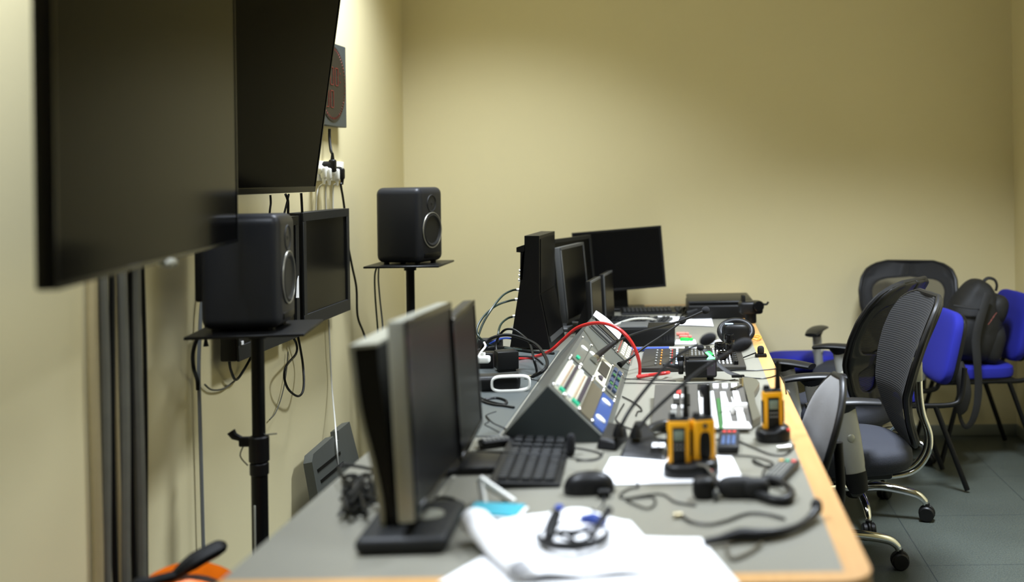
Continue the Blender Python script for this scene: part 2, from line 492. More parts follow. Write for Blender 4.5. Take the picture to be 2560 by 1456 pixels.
for x in (-0.075, -0.015, 0.045): seven(b, '0', x, 0.032, 0.036, 0.075, M)
for z in (0.05, 0.012): b.box((0.09, -0.003, z), (0.007, 0.002, 0.007), M=M)
for x in (-0.075, -0.015): seven(b, '0', x, -0.068, 0.036, 0.072, M)
b.build('digits', 'led_red', ck, 'dim red digits reading 0:00 and 00')

# ------------------------------------------------------------------ wall sockets, plugs and wall cables
WX = XL
so = thing('wall_socket', 'white multi gang wall socket row under the clock', 'wall socket', onx(822, 428, WX))
Zs = so.location.z; Ys = so.location.y
b = MB()
b.box((0.006, 0, 0), (0.012, 0.36, 0.085), 0.004); b.build('face_plate', 'plastic_white', so)
b = MB()
for k in range(5): b.cyl((0.013, -0.142+0.071*k, 0), 0.024, 0.004, (1, 0, 0), 20)
build_each(b, 'outlet', 'plastic_white', so)
def plug(name, label, px, py, m, drop, grp, r=0.0035):
    p0 = onx(px, py, WX+0.035)
    t = thing(name, label, 'plug', p0, 0, grp)
    b = MB(); b.cyl((-0.004, 0, 0), 0.019, 0.036, (1, 0, 0), 16, b=0.004); b.box((0.016, 0, -0.012), (0.022, 0.026, 0.05), 0.008, 3)
    b.tube([(0.016, 0, -0.03), (0.016, 0, -0.06)], [0.009, 0.005], 8)
    b.build('plug_body', m, t)
    pts = [(0.016, 0, -0.055)]+[Vector(q)-p0 for q in drop]
    MB().tube(pts, r, sm=6).build('cord', m if m != 'plastic_white' else 'cable_white', t)
    return t
g = 'mains plugs in the wall socket'
plug('power_plug', 'white plug with cord dropping from the socket, half behind the television edge', 800, 425, 'plastic_white', [onx(797, 470, WX+0.02), onx(791, 500, WX+0.02), onx(789, 560, WX+0.02)], g)
plug('power_plug', 'white plug in the socket just before the black clock plug', 813, 428, 'plastic_white', [onx(814, 470, WX+0.02), onx(816, 545, WX+0.02)], g)
plug('power_plug', 'white plug in the socket between the two black plugs', 833, 430, 'plastic_white', [onx(833, 470, WX+0.02), onx(833, 545, WX+0.02)], g)
plug('power_plug', 'black angled plug at the end of the socket, cord running to the floor', 846, 428, 'plastic_black', [onx(852, 462, WX+0.05), onx(857, 492, WX+0.04), onx(862, 530, WX+0.03), onx(868, 600, WX+0.03), onx(880, 665, WX+0.03), onx(891, 720, WX+0.03), onx(894, 790, WX+0.03), onx(908, 830, WX+0.03), onx(921, 870, WX+0.03), onx(930, 930, WX+0.03), onx(934, 1010, WX+0.03)], g, 0.005)
p0 = onx(828, 415, WX+0.055)
t = thing('power_plug', 'black plug hanging on the cord from the digital clock', 'plug', p0, 0, g)
b = MB(); b.cyl((-0.014, 0, 0), 0.02, 0.04, (1, 0, 0), 16, b=0.004); b.box((0.006, 0, 0.0), (0.03, 0.03, 0.055), 0.009, 3); b.tube([(0.006, 0, 0.02), (0.006, 0, 0.055)], [0.010, 0.005])
b.build('plug_body', 'plastic_black', t)
MB().tube([(0.006, 0, 0.05)]+[Vector(q)-p0 for q in (onx(827, 375, WX+0.045), onx(824, 345, WX+0.03), onx(824, 322, WX+0.03))], 0.006, sm=6).build('cord', 'cable_black', t)
g = 'thin cables on the television wall'
cable('hanging_cable', 'thin white cable falling from the wall monitors past the black leaning panel', [onx(822, 800, WX+0.02), onx(825, 880, WX+0.02), onx(829, 960, WX+0.02), onx(838, 1060, WX+0.06), onx(843, 1130, WX+0.10), onx(848, 1215, WX+0.08), onx(850, 1330, WX+0.02)], 0.0035, 'cable_white', g)
cable('hanging_cable', 'black cable looping under the two wall monitors', [onx(728, 838, -1.52), onx(741, 860, -1.52), onx(740, 885, -1.52), onx(716, 915, -1.5), onx(711, 945, -1.5), onx(722, 975, -1.5), onx(746, 991, -1.5), onx(759, 970, -1.5), onx(757, 910, -1.52), onx(744, 835, -1.515)], 0.0045, 'cable_black', g)
cable('hanging_cable', 'short black cable loop hanging beside the speaker pole', [onx(573, 900, -1.51), onx(577, 925, -1.52), onx(590, 950, -1.53), onx(610, 925, -1.53), onx(628, 893, -1.515)], 0.0045, 'cable_black', g)
cable('hanging_cable', 'brown grey thin cable drooping on the wall near the speaker pole', [onx(590, 950, WX+0.012), onx(560, 972, WX+0.012), onx(530, 975, WX+0.012), onx(512, 962, WX+0.012)], 0.003, 'hose_grey', g)
cable('hanging_cable', 'thin faint wire hanging between pole and black cable loop', [onx(720, 880, WX+0.012), onx(716, 930, WX+0.012), onx(706, 985, WX+0.012), onx(690, 1030, WX+0.012), onx(674, 1050, WX+0.012)], 0.0022, 'hose_grey', g)
cable('hanging_cable', 'grey cable running straight down the wall behind the grey speaker', [onx(512, 700, WX+0.02), onx(503, 770, WX+0.02), onx(499, 850, WX+0.02), onx(497, 930, WX+0.02), onx(500, 1050, WX+0.02), onx(504, 1200, WX+0.02), onx(508, 1350, WX+0.02), onx(512, 1455, WX+0.02)], 0.006, 'cable_grey', g)
cable('hanging_cable', 'black cable bowing out behind the grey speaker to join the grey wall cable', [onx(515, 830, -1.48), onx(497, 840, -1.5), onx(483, 880, -1.52), onx(484, 920, -1.52), onx(493, 950, WX+0.02), onx(495, 975, WX+0.018)], 0.006, 'cable_black', g)
cable('hanging_cable', 'short black lead with plug hanging below the speaker plate', [onx(513, 800, -1.50), onx(514, 830, -1.50), onx(515, 866, -1.50)], [0.003, 0.003, 0.003, 0.009], 'cable_black', g)
for k, (lab, pp) in enumerate([('black cable between tilted television and the wall monitor, thin and short', [(676, 488), (677, 508), (675, 525), (673, 552)]),
                               ('black cable between tilted television and wall monitors, one of a crossing pair', [(722, 486), (718, 505), (713, 525), (708, 548)]),
                               ('thick black cable between tilted television and wall monitors, crossing another', [(714, 486), (720, 505), (720, 548)]),
                               ('black cable dropping beside the clear wall monitor from the tilted television', [(753, 483), (754, 500), (755, 520), (756, 545)])]):
    cable('video_cable', lab, [onx(x, y, -1.47) for x, y in pp], 0.004+0.001*(k > 1), 'cable_black', 'cables under the tilted television')

# vertical trunk and hoses
g = 'thick hoses on the wall under the big television'
hs = [(237, 'trunk_beige', 0.014, 'beige cable duct running down the wall under the big television'),
      (262, 'hose_grey', 0.013, 'dark grey hose beside the beige duct'),
      (282, 'cable_black', 0.008, 'thin black hose in the wall bundle, next to the yellowish one'),
      (293, 'trunk_beige', 0.005, 'thin yellowish cable in the wall hose bundle'),
      (310, 'hose_grey', 0.014, 'thick grey hose in the middle of the wall bundle'),
      (329, 'cable_black', 0.007, 'thin black hose close to the last grey one'),
      (346, 'hose_grey', 0.015, 'thick grey hose at the speaker side of the bundle'),
      (362, 'cable_black', 0.006, 'black edge cable on the speaker side of the hose bundle')]
for k, (x, m, r, lab) in enumerate(hs):
    a = onx(x-6, 600, WX+0.004+r); bb = onx(x+8, 1560, WX+0.004+r)
    pts = []
    for j in range(9):
        q = j/8
        pts.append((WX+0.004+r, a.y+(bb.y-a.y)*q+0.006*math.sin(k*2.1+j*1.3), 1.95+(0.03-1.95)*q))
    cable('duct' if k == 0 else 'hose', lab, pts, r, m, g, 'cable duct' if k == 0 else 'hose', sm=6)

# ------------------------------------------------------------------ loudspeakers on stands
def speaker(label, loc, n, sink=False):
    r = thing('studio_speaker', label, 'speaker', loc, facing(*n), 'studio speakers')
    r.scale = (1.13, 1.0, 1.13)
    h = 0.30
    MB().box((0, 0.0, h/2+0.008), (0.19, 0.23, h), 0.028, 5).build('cabinet', 'speaker_shell', r)
    y = -0.115
    b = MB()
    b.lathe([(0.036, -0.001), (0.033, 0.003), (0.022, -0.006), (0.012, -0.012), (0.0, -0.012)], (0, y, 0.243), (0, -1, 0), 28)
    b.sph((0, y+0.008, 0.243), (0.012, 0.010, 0.012)); b.build('tweeter', 'speaker_cone', r)
    b = MB()
    b.lathe([(0.068, 0.0), (0.066, 0.004), (0.060, 0.006), (0.054, 0.001), (0.030, -0.016), (0.018, -0.020), (0.012, -0.012), (0.0, -0.009)], (0, y-0.001, 0.135), (0, -1, 0), 36)
    b.build('woofer', 'speaker_cone', r)
    b = MB(); b.tube([(0.070*math.cos(a*PI/24), y-0.003, 0.135+0.070*math.sin(a*PI/24)) for a in range(48)], 0.0028, 8, closed=True)
    b.build('woofer_ring', 'ring_silver', r)
    MB().box((0, y-0.0005, 0.036), (0.12, 0.006, 0.018), 0.004).build('bass_port', 'metal_black', r)
    b = MB()
    for sx in (-0.06, 0.06):
        for sy in (-0.08, 0.08): b.cyl((sx, sy, 0.006), 0.012, 0.012)
    build_each(b, 'foot', 'plastic_black', r)
    if sink:
        MB().box((0, 0.122, 0.16), (0.14, 0.03, 0.16), 0.008, 3).build('heat_sink', 'plastic_black', r)
    return r
def speaker_stand(label, x, y, ztop, rz):
    r = thing('speaker_stand', label, 'speaker stand', (x, y, 0), 0, 'speaker stands')
    z = ztop
    MB().box((0, 0, z-0.004), (0.335, 0.335, 0.009), 0.002, 1, M=Matrix.Rotation(rz, 4, 'Z')).build('plate', 'metal_black', r)
    b = MB(); b.cyl((0, 0, (z-0.008+0.55)/2), 0.0195, z-0.008-0.55, n=20); b.cyl((0, 0, z-0.02), 0.028, 0.024)
    b.build('pole', 'metal_black', r)
    MB().cyl((0, 0, 0.38), 0.0245, 0.60, n=20).build('lower_tube', 'metal_black', r)
    b = MB(); b.cyl((0, 0, 0.645), 0.030, 0.08, b=0.004); b.cyl((0, 0, 0.585), 0.028, 0.04, b=0.004); b.box((-0.035, 0, 0.668), (0.05, 0.02, 0.03), 0.005)
    b.build('clamp', 'plastic_black', r)
    MB().tube([(-0.05, 0, 0.675), (-0.075, 0, 0.685), (-0.085, 0, 0.70)], [0.008, 0.012, 0.014]).build('locking_knob', 'plastic_black', r)
    MB().tube([(-0.045, 0.0, 0.66), (-0.058, 0, 0.625), (-0.035, 0, 0.595)], 0.002, sm=4).build('pin_cord', 'plastic_black', r)
    MB().tube([(0.02, 0, 0.688), (0.055, 0, 0.691)], 0.0025).build('locking_pin', 'nickel', r)
    MB().box((-0.006, -0.026, 0.35), (0.006, 0.003, 0.26), 0.001, 1).build('scale_strip', 'silver_plastic', r)
    for k in range(3):
        a = 2*PI*k/3
        d = Vector((math.cos(a), math.sin(a), 0))
        b = MB(); b.tube([d*0.02+Vector((0, 0, 0.32)), d*0.40+Vector((0, 0, 0.02))], 0.011); b.tube([d*0.025+Vector((0, 0, 0.12)), d*0.2+Vector((0, 0, 0.18))], 0.006)
        b.sph(tuple(d*0.40+Vector((0, 0, 0.014))), (0.016, 0.016, 0.014))
        b.build('leg', 'metal_black', r)
    return r
speaker_stand('black speaker stand with clamp collar carrying the grey speaker by the wall monitors', -1.312, 3.42, 1.015, 0.15)
speaker('grey studio speaker half hidden by the big television', (-1.335, 3.42, 1.015), (0.992, 0.119), True)
speaker_stand('black speaker stand near the corner carrying the speaker before the bare wall', -1.264, 5.13, 1.077, 0.0)
speaker('dark studio speaker standing alone before the bare back wall', (-1.264, 5.13, 1.077), (0.953, -0.303))
g = 'cables beside the far speaker stand'
cable('speaker_cable', 'green black cable dropping from the far speaker stand plate', [at(942, 668, 5.08), at(937, 690, 5.08), at(938, 740, 5.08), at(944, 820, 5.08), at(952, 930, 5.08), at(957, 1020, 5.08)], 0.004, 'cable_green', g)
cable('speaker_cable', 'grey cable dropping from the far speaker stand plate', [at(947, 668, 5.1), at(946, 700, 5.1), at(950, 750, 5.1), at(957, 820, 5.1), at(962, 930, 5.1), at(966, 1020, 5.1)], 0.004, 'cable_grey', g)

# leaning dark slotted panel by the wall
lp = thing('slotted_panel', 'dark plastic panel with notch and slots leaning on the wall behind the desk', 'panel', (-1.40, 4.64, 0))
b = MB(); M4 = ry(math.radians(-11)) @ Matrix.Rotation(PI/2, 4, 'Z')
out = [(-0.30, 0.0), (0.30, 0.0), (0.25, 0.415), (0.09, 0.412), (0.08, 0.375), (0.03, 0.375), (0.02, 0.405), (-0.24, 0.395), (-0.27, 0.37)]
b.prism([(x, 0, z) for x, z in out], (0, 0.035, 0), M=M4); b.build('body', 'panel_charcoal', lp)
b = MB()
for k in range(4): b.box((-0.09+k*0.012, -0.0005, 0.325-0.046*k), (0.29, 0.004, 0.012), M=M4)
build_each(b, 'slot', 'metal_black', lp)

# orange cable reel
rl = thing('cable_reel', 'orange cable reel with black tube handle on the floor by the desk corner', 'cable reel', (-1.232, 2.72, 0), 0.25)
b = MB()
b.lathe([(0.0, -0.08), (0.155, -0.08), (0.165, -0.065), (0.12, -0.05), (0.12, 0.05), (0.165, 0.065), (0.155, 0.08), (0.0, 0.08)], (0, 0, 0.355), (0, 1, 0), 40); b.build('drum', 'orange_plastic', rl)
MB().lathe([(0.121, -0.045), (0.145, -0.03), (0.145, 0.03), (0.121, 0.045)], (0, 0, 0.355), (0, 1, 0), 36).build('wound_cable', 'cable_black', rl)
b = MB()
for sy in (-0.1, 0.1): b.tube([(-0.17, sy, 0.012), (-0.17, sy, 0.05), (0, sy, 0.355), (0.17, sy, 0.05), (0.17, sy, 0.012)], 0.012, sm=3)
b.tube([(0, -0.1, 0.355), (0, 0.1, 0.355)], 0.012)
b.tube([(-0.17, -0.1, 0.012), (-0.17, 0.1, 0.012)], 0.012); b.tube([(0.17, -0.1, 0.012), (0.17, 0.1, 0.012)], 0.012)
b.tube([(-0.1, -0.1, 0.19), (-0.115, -0.1, 0.40), (-0.095, -0.095, 0.52), (-0.05, -0.08, 0.528), (0.0, -0.06, 0.533), (0.03, -0.04, 0.55)], 0.011, sm=6)
b.build('frame', 'metal_black', rl)
MB().tube([(-0.005, -0.062, 0.532), (0.03, -0.04, 0.552), (0.075, 0.01, 0.562), (0.085, 0.03, 0.56)], [0.013, 0.021, 0.020, 0.013], sm=6).build('handle_grip', 'plastic_black', rl)

# ------------------------------------------------------------------ monitors on the desk
DZ = 0.7506
def monitor(name, label, c, rz, w_, h_, t, tilt, bez, body, bezm, glass, base=None, neck=True, roll=0.0, chin=None, lift=None, grp=None):
    r = thing(name, label, 'monitor', (c[0], c[1], DZ), rz, grp)
    z = c[2]-DZ
    M = tr(0, 0, z) @ rx(tilt) @ ry(roll)
    screen_panel(r, M, w_, h_, t, bez, body, bezm, glass, chin)
    if neck:
        b = MB(); b.prism([(-0.045, t+0.002, 0.012), (0.045, t+0.002, 0.012), (0.03, t+0.004, z), (-0.03, t+0.004, z)], (0, 0.03, 0)); b.build('neck', body, r)
    if base:
        MB().box((base[2] if len(base) > 2 else 0, base[3] if len(base) > 3 else 0.03, 0.009), (base[0], base[1], 0.018), 0.007, 3).build('base', body if body != 'silver_plastic' else 'plastic_black', r)
    return r
# closest, silver edged
m1 = thing('desktop_monitor', 'desk monitor with pale silver edge and tall curved neck, at the desk corner', 'monitor', (-0.553, 2.40, DZ), PI/2+0.045, 'desk monitors')
screen_panel(m1, tr(0, -0.01, 0.238) @ rx(math.radians(-3.0)) @ ry(0.045), 0.525, 0.385, 0.034, 0.016, 'silver_plastic', 'bezel_gloss', 'screen_matte', 0.024)
prof_l = [(-0.657, 1.131), (-0.644, 1.017), (-0.618, 0.907), (-0.604, 0.83), (-0.600, 0.764)]
prof_r = [(-0.606, 1.135), (-0.603, 1.085), (-0.593, 1.0), (-0.585, 0.91), (-0.580, 0.764)]
sp_l = smooth_path([(x, 0, z) for x, z in prof_l], 5); sp_r = smooth_path([(x, 0, z) for x, z in prof_r], 5)
iM = Matrix.Translation(m1.location) @ Matrix.Rotation(m1.rotation_euler.z, 4, 'Z'); iM = iM.inverted()
b = MB(); b.prism([iM @ Vector((p.x+0.006, 2.19, p.z)) for p in sp_l]+[iM @ Vector((p.x, 2.19, p.z)) for p in reversed(sp_r)], iM.to_3x3() @ Vector((0, 0.26, 0))); b.build('neck', 'plastic_black', m1)
b = MB(); b.prism([iM @ Vector((p.x-0.004, 2.188, p.z)) for p in sp_l]+[iM @ Vector((p.x+0.0055, 2.188, p.z)) for p in reversed(sp_l)], iM.to_3x3() @ Vector((0, 0.264, 0)))
b.prism([iM @ Vector((-0.661, 2.188, 1.132)), iM @ Vector((-0.606, 2.188, 1.136)), iM @ Vector((-0.606, 2.188, 1.143)), iM @ Vector((-0.661, 2.188, 1.139))], iM.to_3x3() @ Vector((0, 0.264, 0)))
b.build('neck_trim', 'silver_plastic', m1, 'pale silver rear trim of the neck')
MB().box(tuple(iM @ Vector((-0.555, 2.245, DZ+0.017))), (0.255, 0.175, 0.032), 0.015, 4).build('base', 'plastic_dark', m1)
MB().cyl(tuple(iM @ Vector((-0.53, 2.26, DZ+0.0345))), 0.034, 0.004).build('base_badge', 'silver_plastic', m1, 'round pale plate on the base')
# second
monitor('desktop_monitor', 'second desk monitor tucked directly behind the silver edged one', (-0.562, 2.86, 0.96), PI/2+0.065, 0.42, 0.34, 0.03, math.radians(-3), 0.014, 'plastic_satin', 'bezel_gloss', 'screen_matte', (0.17, 0.17, -0.09, -0.005), True, grp='desk monitors')

# tall broadcast monitor on angled stand
bm_ = thing('broadcast_monitor', 'deep black broadcast monitor with angled side legs and cable sockets', 'monitor', (-0.66, 4.82, DZ), facing(1, -0.03), 'desk monitors')
Yn, Yf = 4.62, 5.0
iB = (Matrix.Translation(bm_.location) @ Matrix.Rotation(bm_.rotation_euler.z, 4, 'Z')).inverted()
vB = iB.to_3x3() @ Vector((0.02, Yf-Yn, 0))
def bpt(px, py): return iB @ at(px, py, Yn)
side = [bpt(1311, 590), bpt(1348, 590), bpt(1348, 735), bpt(1376, 878), bpt(1275, 868), bpt(1301, 700), bpt(1305, 640), bpt(1311, 625)]
zlo = min(p.z for p in side)
for p in side: p.z = max(p.z, 0.0005)
b = MB(); b.prism(side, vB); b.build('housing', 'metal_black', bm_)
def front(u, v):     # u along the width, v from the top to the kink
    p = side[1].lerp(side[2], v)
    return p+vB*u
ox = Vector((0, -0.0015, 0))
b = MB(); b.grid(lambda u, v: front(0.05+0.90*u, 0.06+0.94*v)+ox, 2, 2, (0, -0.002, 0)); b.build('screen', 'screen_matte', bm_)
b = MB(); b.grid(lambda u, v: side[2].lerp(side[3], 0.02+0.75*v)+vB*(0.05+0.90*u)+ox, 2, 2, (0, -0.002, 0)); b.build('screen_skirt', 'screen_matte', bm_)
b = MB(); b.grid(lambda u, v: side[2].lerp(side[3], 0.80+0.09*v)+vB*(0.08+0.80*u)+ox, 2, 2, (0, -0.004, 0)); b.build('button_row', 'plastic_grey', bm_)
b = MB(); b.prism([bpt(1291, 619), bpt(1312, 612), bpt(1312, 632), bpt(1291, 631)], vB)
b.prism([bpt(1301, 630), bpt(1312, 630), bpt(1306, 700), bpt(1300, 700)], vB*0.9); b.build('rear_box', 'metal_black', bm_)
b = MB()
for (px, py) in ((1303, 678), (1302, 690), (1301, 701), (1297, 726), (1293, 750), (1287, 792)):
    q = bpt(px+3, py); b.cyl(tuple(q+vB*0.03), 0.0065, 0.030, (0, 1, 0), 12)
build_each(b, 'cable_socket', 'nickel', bm_, 'bright cable socket')
# slim silver framed, then a wider one behind it
def two_point(name, label, a, b_, z0, z1, tilt, **kw):
    a = Vector(a); b_ = Vector(b_); d = b_-a
    return monitor(name, label, ((a.x+b_.x)/2, (a.y+b_.y)/2, (z0+z1)/2), math.atan2(d.y, d.x), d.length, z1-z0, kw.pop('t', 0.03), tilt, **kw)
two_point('desktop_monitor', 'small silver framed monitor just behind the broadcast monitor', (-0.555, 5.06), (-0.485, 5.44), 0.80, 1.145, math.radians(-5), bez=0.014, body='plastic_grey', bezm='plastic_grey', glass='screen_matte', base=(0.24, 0.16), grp='desk monitors')
two_point('desktop_monitor', 'black monitor peeking above the small silver framed one', (-0.625, 5.33), (-0.475, 5.74), 0.80, 1.165, math.radians(-5), bez=0.02, body='plastic_black', bezm='plastic_dark', glass='screen_matte', base=(0.24, 0.16), grp='desk monitors')
# narrow panels seen edge on
def edge_panel(label, px, ytop, Y, zb, face):
    p = at(px, ytop, Y)
    r = thing('preview_display', label, 'display', (p.x, Y, DZ), facing(*face), 'small preview displays on wedge stands')
    h = p.z-DZ-zb
    M = tr(0, 0, zb+h/2) @ rx(math.radians(-2))
    MB().box((0, 0.012, 0), (0.24, 0.02, h), 0.004, M=M).build('housing', 'plastic_black', r)
    MB().box((0, -0.001, 0), (0.24, 0.006, h), 0.002, M=M).build('bezel', 'plastic_grey', r)
    MB().box((0, -0.0045, 0), (0.22, 0.002, h-0.02), M=M).build('screen', 'screen_matte', r)
    b = MB(); b.prism([(-0.1, 0.022, h*0.75), (-0.1, 0.022, 0), (-0.1, 0.08, 0), (-0.1, 0.07, 0.05)], (0.2, 0, 0)); b.build('wedge_stand', 'plastic_black', r)
    return r
edge_panel('thin upright display on black wedge stand, beside the silver framed monitor', 1490, 697, 5.05, 0.0, (1, -0.10))
edge_panel('thin upright display with grey edge, before the wide tilted monitor', 1521, 681, 5.45, 0.0, (1, -0.10))
# wide monitor by the back wall
fm = monitor('desktop_monitor', 'wide black monitor facing the viewer beside the back wall, slightly crooked', (-0.355, 5.92, 1.02), facing(0.02, -1), 0.475, 0.325, 0.035, math.radians(-4), 0.012, 'plastic_black', 'plastic_satin', 'screen_matte', (0.20, 0.17, 0.03, 0.03), True, roll=math.radians(-4.0), grp='desk monitors')
MB().box((0.02, -0.004, 0.112), (0.02, 0.003, 0.006)).build('maker_mark', 'cable_blue', fm, 'small blue mark on the lower bezel')

# ------------------------------------------------------------------ wedge control console
co = thing('control_console', 'long wedge shaped metal console with sloping rack panels', 'console', (-0.375, 3.74, DZ))
Ya, Yb = 3.0-3.74, 4.52-3.74
AP = Vector((0.0, 0, 0.904-DZ)); BR = Vector((0.158, 0, 0.0)); BL = Vector((-0.142, 0, 0.0))
b = MB(); b.cur = 0
b.prism([(AP.x, Ya, AP.z), (BR.x, Ya, 0), (BL.x, Ya, 0)], (0, Yb-Ya, 0)); b.build('case', 'console_paint', co)
MB().prism([(AP.x, Ya-0.003, AP.z-0.001), (BR.x, Ya-0.003, 0), (BL.x, Ya-0.003, 0)], (0, 0.0028, 0)).build('end_plate', 'console_side', co)
sd = (BR-AP); SL = sd.length; sd.normalize()
nrm = Vector((-sd.z, 0, sd.x)); nrm = nrm if nrm.z > 0 else -nrm
def sl(t, s, h=0.0): return AP+sd*(t*SL)+Vector((0, Ya+s*(Yb-Ya), 0))+nrm*h
def slab(mb, t0, t1, s0, s1, h0, h1):
    mb.prism([sl(t0, s0, h0), sl(t1, s0, h0), sl(t1, s1, h0), sl(t0, s1, h0)], nrm*(h1-h0))
def panel(name, t0, t1, s0, s1, m, label=None, h=0.004):
    b = MB(); slab(b, t0+0.004, t1-0.004, s0+0.002, s1-0.002, 0.0005, h); return b.build(name, m, co, label)
for (t0, t1) in ((0.05, 0.235), (0.235, 0.49)):
    p = panel('jack_panel', t0, t1, 0.018, 0.298, 'rack_cream', 'pale panel with rows of jacks')
    wd = t1-t0
    b = MB(); slab(b, t0+0.02, t0+0.30*wd, 0.03, 0.285, 0.004, 0.012); b.build('label_strip', 'strip_white', p)
    b = MB()
    for k in range(16):
        s = 0.05+0.015*k
        b.cyl(sl(t0+0.50*wd, s, 0.005), 0.0024, 0.005, nrm, 8)
    b.build('jack_lamps', 'jack_amber', p)
    b = MB()
    for k in range(16):
        s = 0.055+0.015*k
        slab(b, t0+0.66*wd, t0+0.90*wd, s-0.006, s+0.006, 0.004, 0.012)
    build_each(b, 'jack_key', 'jack_dark', p)
    b = MB(); slab(b, t0+0.42*wd, t0+0.86*wd, 0.025, 0.045, 0.004, 0.010); b.build('end_key', 'button_green', p)
panel('blank_panel', 0.49, 0.70, 0.018, 0.298, 'rack_brown', 'plain brownish blank panel')
p = panel('connector_panel', 0.70, 0.915, 0.018, 0.298, 'rack_blue', 'blue panel with white sockets')
for s in (0.085, 0.235): MB().lathe([(0.0, 0.006), (0.014, 0.006), (0.017, 0.003), (0.017, 0.0)], sl(0.80, s, 0.003), nrm, 20).build('round_socket', 'plastic_white', p)
p = panel('connector_panel', 0.05, 0.24, 0.335, 0.60, 'rack_panel', 'grey panel with one white socket')
b = MB(); b.lathe([(0.0, 0.006), (0.012, 0.006), (0.015, 0.003), (0.015, 0.0)], sl(0.16, 0.51, 0.003), nrm, 20); b.build('round_socket', 'plastic_white', p)
b = MB(); slab(b, 0.11, 0.17, 0.36, 0.385, 0.004, 0.009); b.build('end_key', 'button_green', p)
p = panel('microphone_panel', 0.24, 0.475, 0.335, 0.60, 'rack_panel')
b = MB(); b.lathe([(0.0, 0.006), (0.013, 0.006), (0.016, 0.003), (0.016, 0.0)], sl(0.33, 0.53, 0.003), nrm, 20); b.build('round_socket', 'plastic_white', p)
p = panel('display_panel', 0.475, 0.695, 0.335, 0.60, 'rack_cream', 'cream panel with small dark display')
b = MB(); slab(b, 0.50, 0.67, 0.42, 0.55, 0.004, 0.007); b.build('display', 'mixer_dark', p)
b = MB(); slab(b, 0.56, 0.62, 0.365, 0.395, 0.004, 0.010); slab(b, 0.54, 0.575, 0.375, 0.385, 0.004, 0.009); b.build('arrow_key', 'jack_dark', p)
p = panel('key_panel', 0.70, 0.93, 0.335, 0.66, 'rack_panel')
b = MB()
for i in range(2):
    for j in range(4): slab(b, 0.73+0.09*i, 0.79+0.09*i, 0.36+0.062*j, 0.40+0.062*j, 0.004, 0.013)
build_each(b, 'key', 'key_slate', p)
b = MB()
for i in range(2):
    for j in range(2): slab(b, 0.735+0.09*i, 0.785+0.09*i, 0.385+0.1*j, 0.405+0.1*j, 0.013, 0.015)
build_each(b, 'key', 'meter_green', p)
p = panel('printer_panel', 0.04, 0.64, 0.79, 1.0, 'rack_panel', 'grey panel with paper slot')
b = MB(); slab(b, 0.10, 0.60, 0.885, 0.93, 0.004, 0.010); b.build('paper_slot', 'mixer_dark', p)
b = MB(); slab(b, 0.05, 0.63, 0.80, 0.83, 0.004, 0.012); slab(b, 0.07, 0.62, 0.855, 0.865, 0.004, 0.010); b.build('rail', 'plastic_grey', p)
p = panel('key_panel', 0.64, 0.98, 0.78, 1.0, 'rack_panel')
b = MB()
for i in range(2):
    for j in range(6): slab(b, 0.74+0.1*i, 0.82+0.1*i, 0.80+0.032*j, 0.825+0.032*j, 0.004, 0.010)
build_each(b, 'key', 'rack_cream', p)
b = MB(); slab(b, 0.68, 0.70, 0.79, 0.99, 0.004, 0.009); slab(b, 0.955, 0.97, 0.79, 0.99, 0.004, 0.009); b.build('red_trim', 'dull_red', p)
b = MB()
for t in (0.05, 0.23, 0.245, 0.485, 0.495, 0.70, 0.71, 0.91):
    for s in (0.022, 0.294, 0.312, 0.338, 0.60):
        b.sph(sl(t, s, 0.005), (0.005, 0.005, 0.005), nu=8, nv=6)
for t in (0.04, 0.62, 0.68, 0.97):
    for s in (0.80, 1.0): b.sph(sl(t, s, 0.006), (0.005, 0.005, 0.005), nu=8, nv=6)
b.build('panel_screws', 'chrome', co)
# paper lying over the console top
P1 = co.location
def slw(t, s, h): return sl(t, s, h)+P1
b = MB(); b.grid(lambda u, v: slw(-0.02+0.64*u, 0.925+0.10*v+0.012*math.sin(u*3), 0.0125+0.006*math.sin(u*PI)*v), 10, 4, nrm*0.0012)
tag(b.build('paper_sheet', 'paper', origin=slw(0.3, 0.97, 0.01)), 'white paper strip curling from the printer slot of the console', 'paper', 'loose paper sheets')

# gooseneck microphones plugged into the console
def goose(name, label, pts, foam_c, foam_d, foam_r, base_len, grp, r=0.0045):
    p0 = Vector(pts[0])
    t = thing(name, label, 'microphone', p0, 0, grp)
    path = smooth_path([Vector(q)-p0 for q in pts], 8)
    k = max(2, int(len(path)*base_len))
    MB().tube(path, r, 8).build('gooseneck', 'metal_black', t)
    MB().tube(path[:k], [0.012, 0.010, 0.007], 10).build('grip', 'plastic_black', t)
    d = Vector(foam_d).normalized()
    q = Vector((0, 0, 1)).rotation_difference(d).to_matrix().to_4x4()
    MB().sph((0, 0, 0), foam_r, M=Matrix.Translation(Vector(foam_c)-p0) @ q).build('foam_windshield', 'foam_black', t)
    return t
x1 = slw(0.356, 0.465, 0.008); x2 = slw(0.80, 0.658, 0.008)
e1 = at(1764, 776, 4.2)
goose('gooseneck_microphone', 'gooseneck microphone on the console whose round foam ball reaches highest', [x1, at(1510, 877, 3.82), at(1548, 851, 3.92), at(1600, 831, 4.0), at(1660, 815, 4.08), at(1710, 800, 4.14), e1], e1, e1-at(1720, 795, 4.15), (0.014, 0.014, 0.017), 0.33, 'gooseneck microphones')
MB().cyl(tuple(Vector((0.006, 0, 0.002))), 0.0135, 0.026, tuple(at(1510, 877, 3.82)-x1)).build('collar', 'nickel', bpy.data.objects['gooseneck_microphone'], 'bright metal collar')
e2 = at(1706, 802, 4.3)
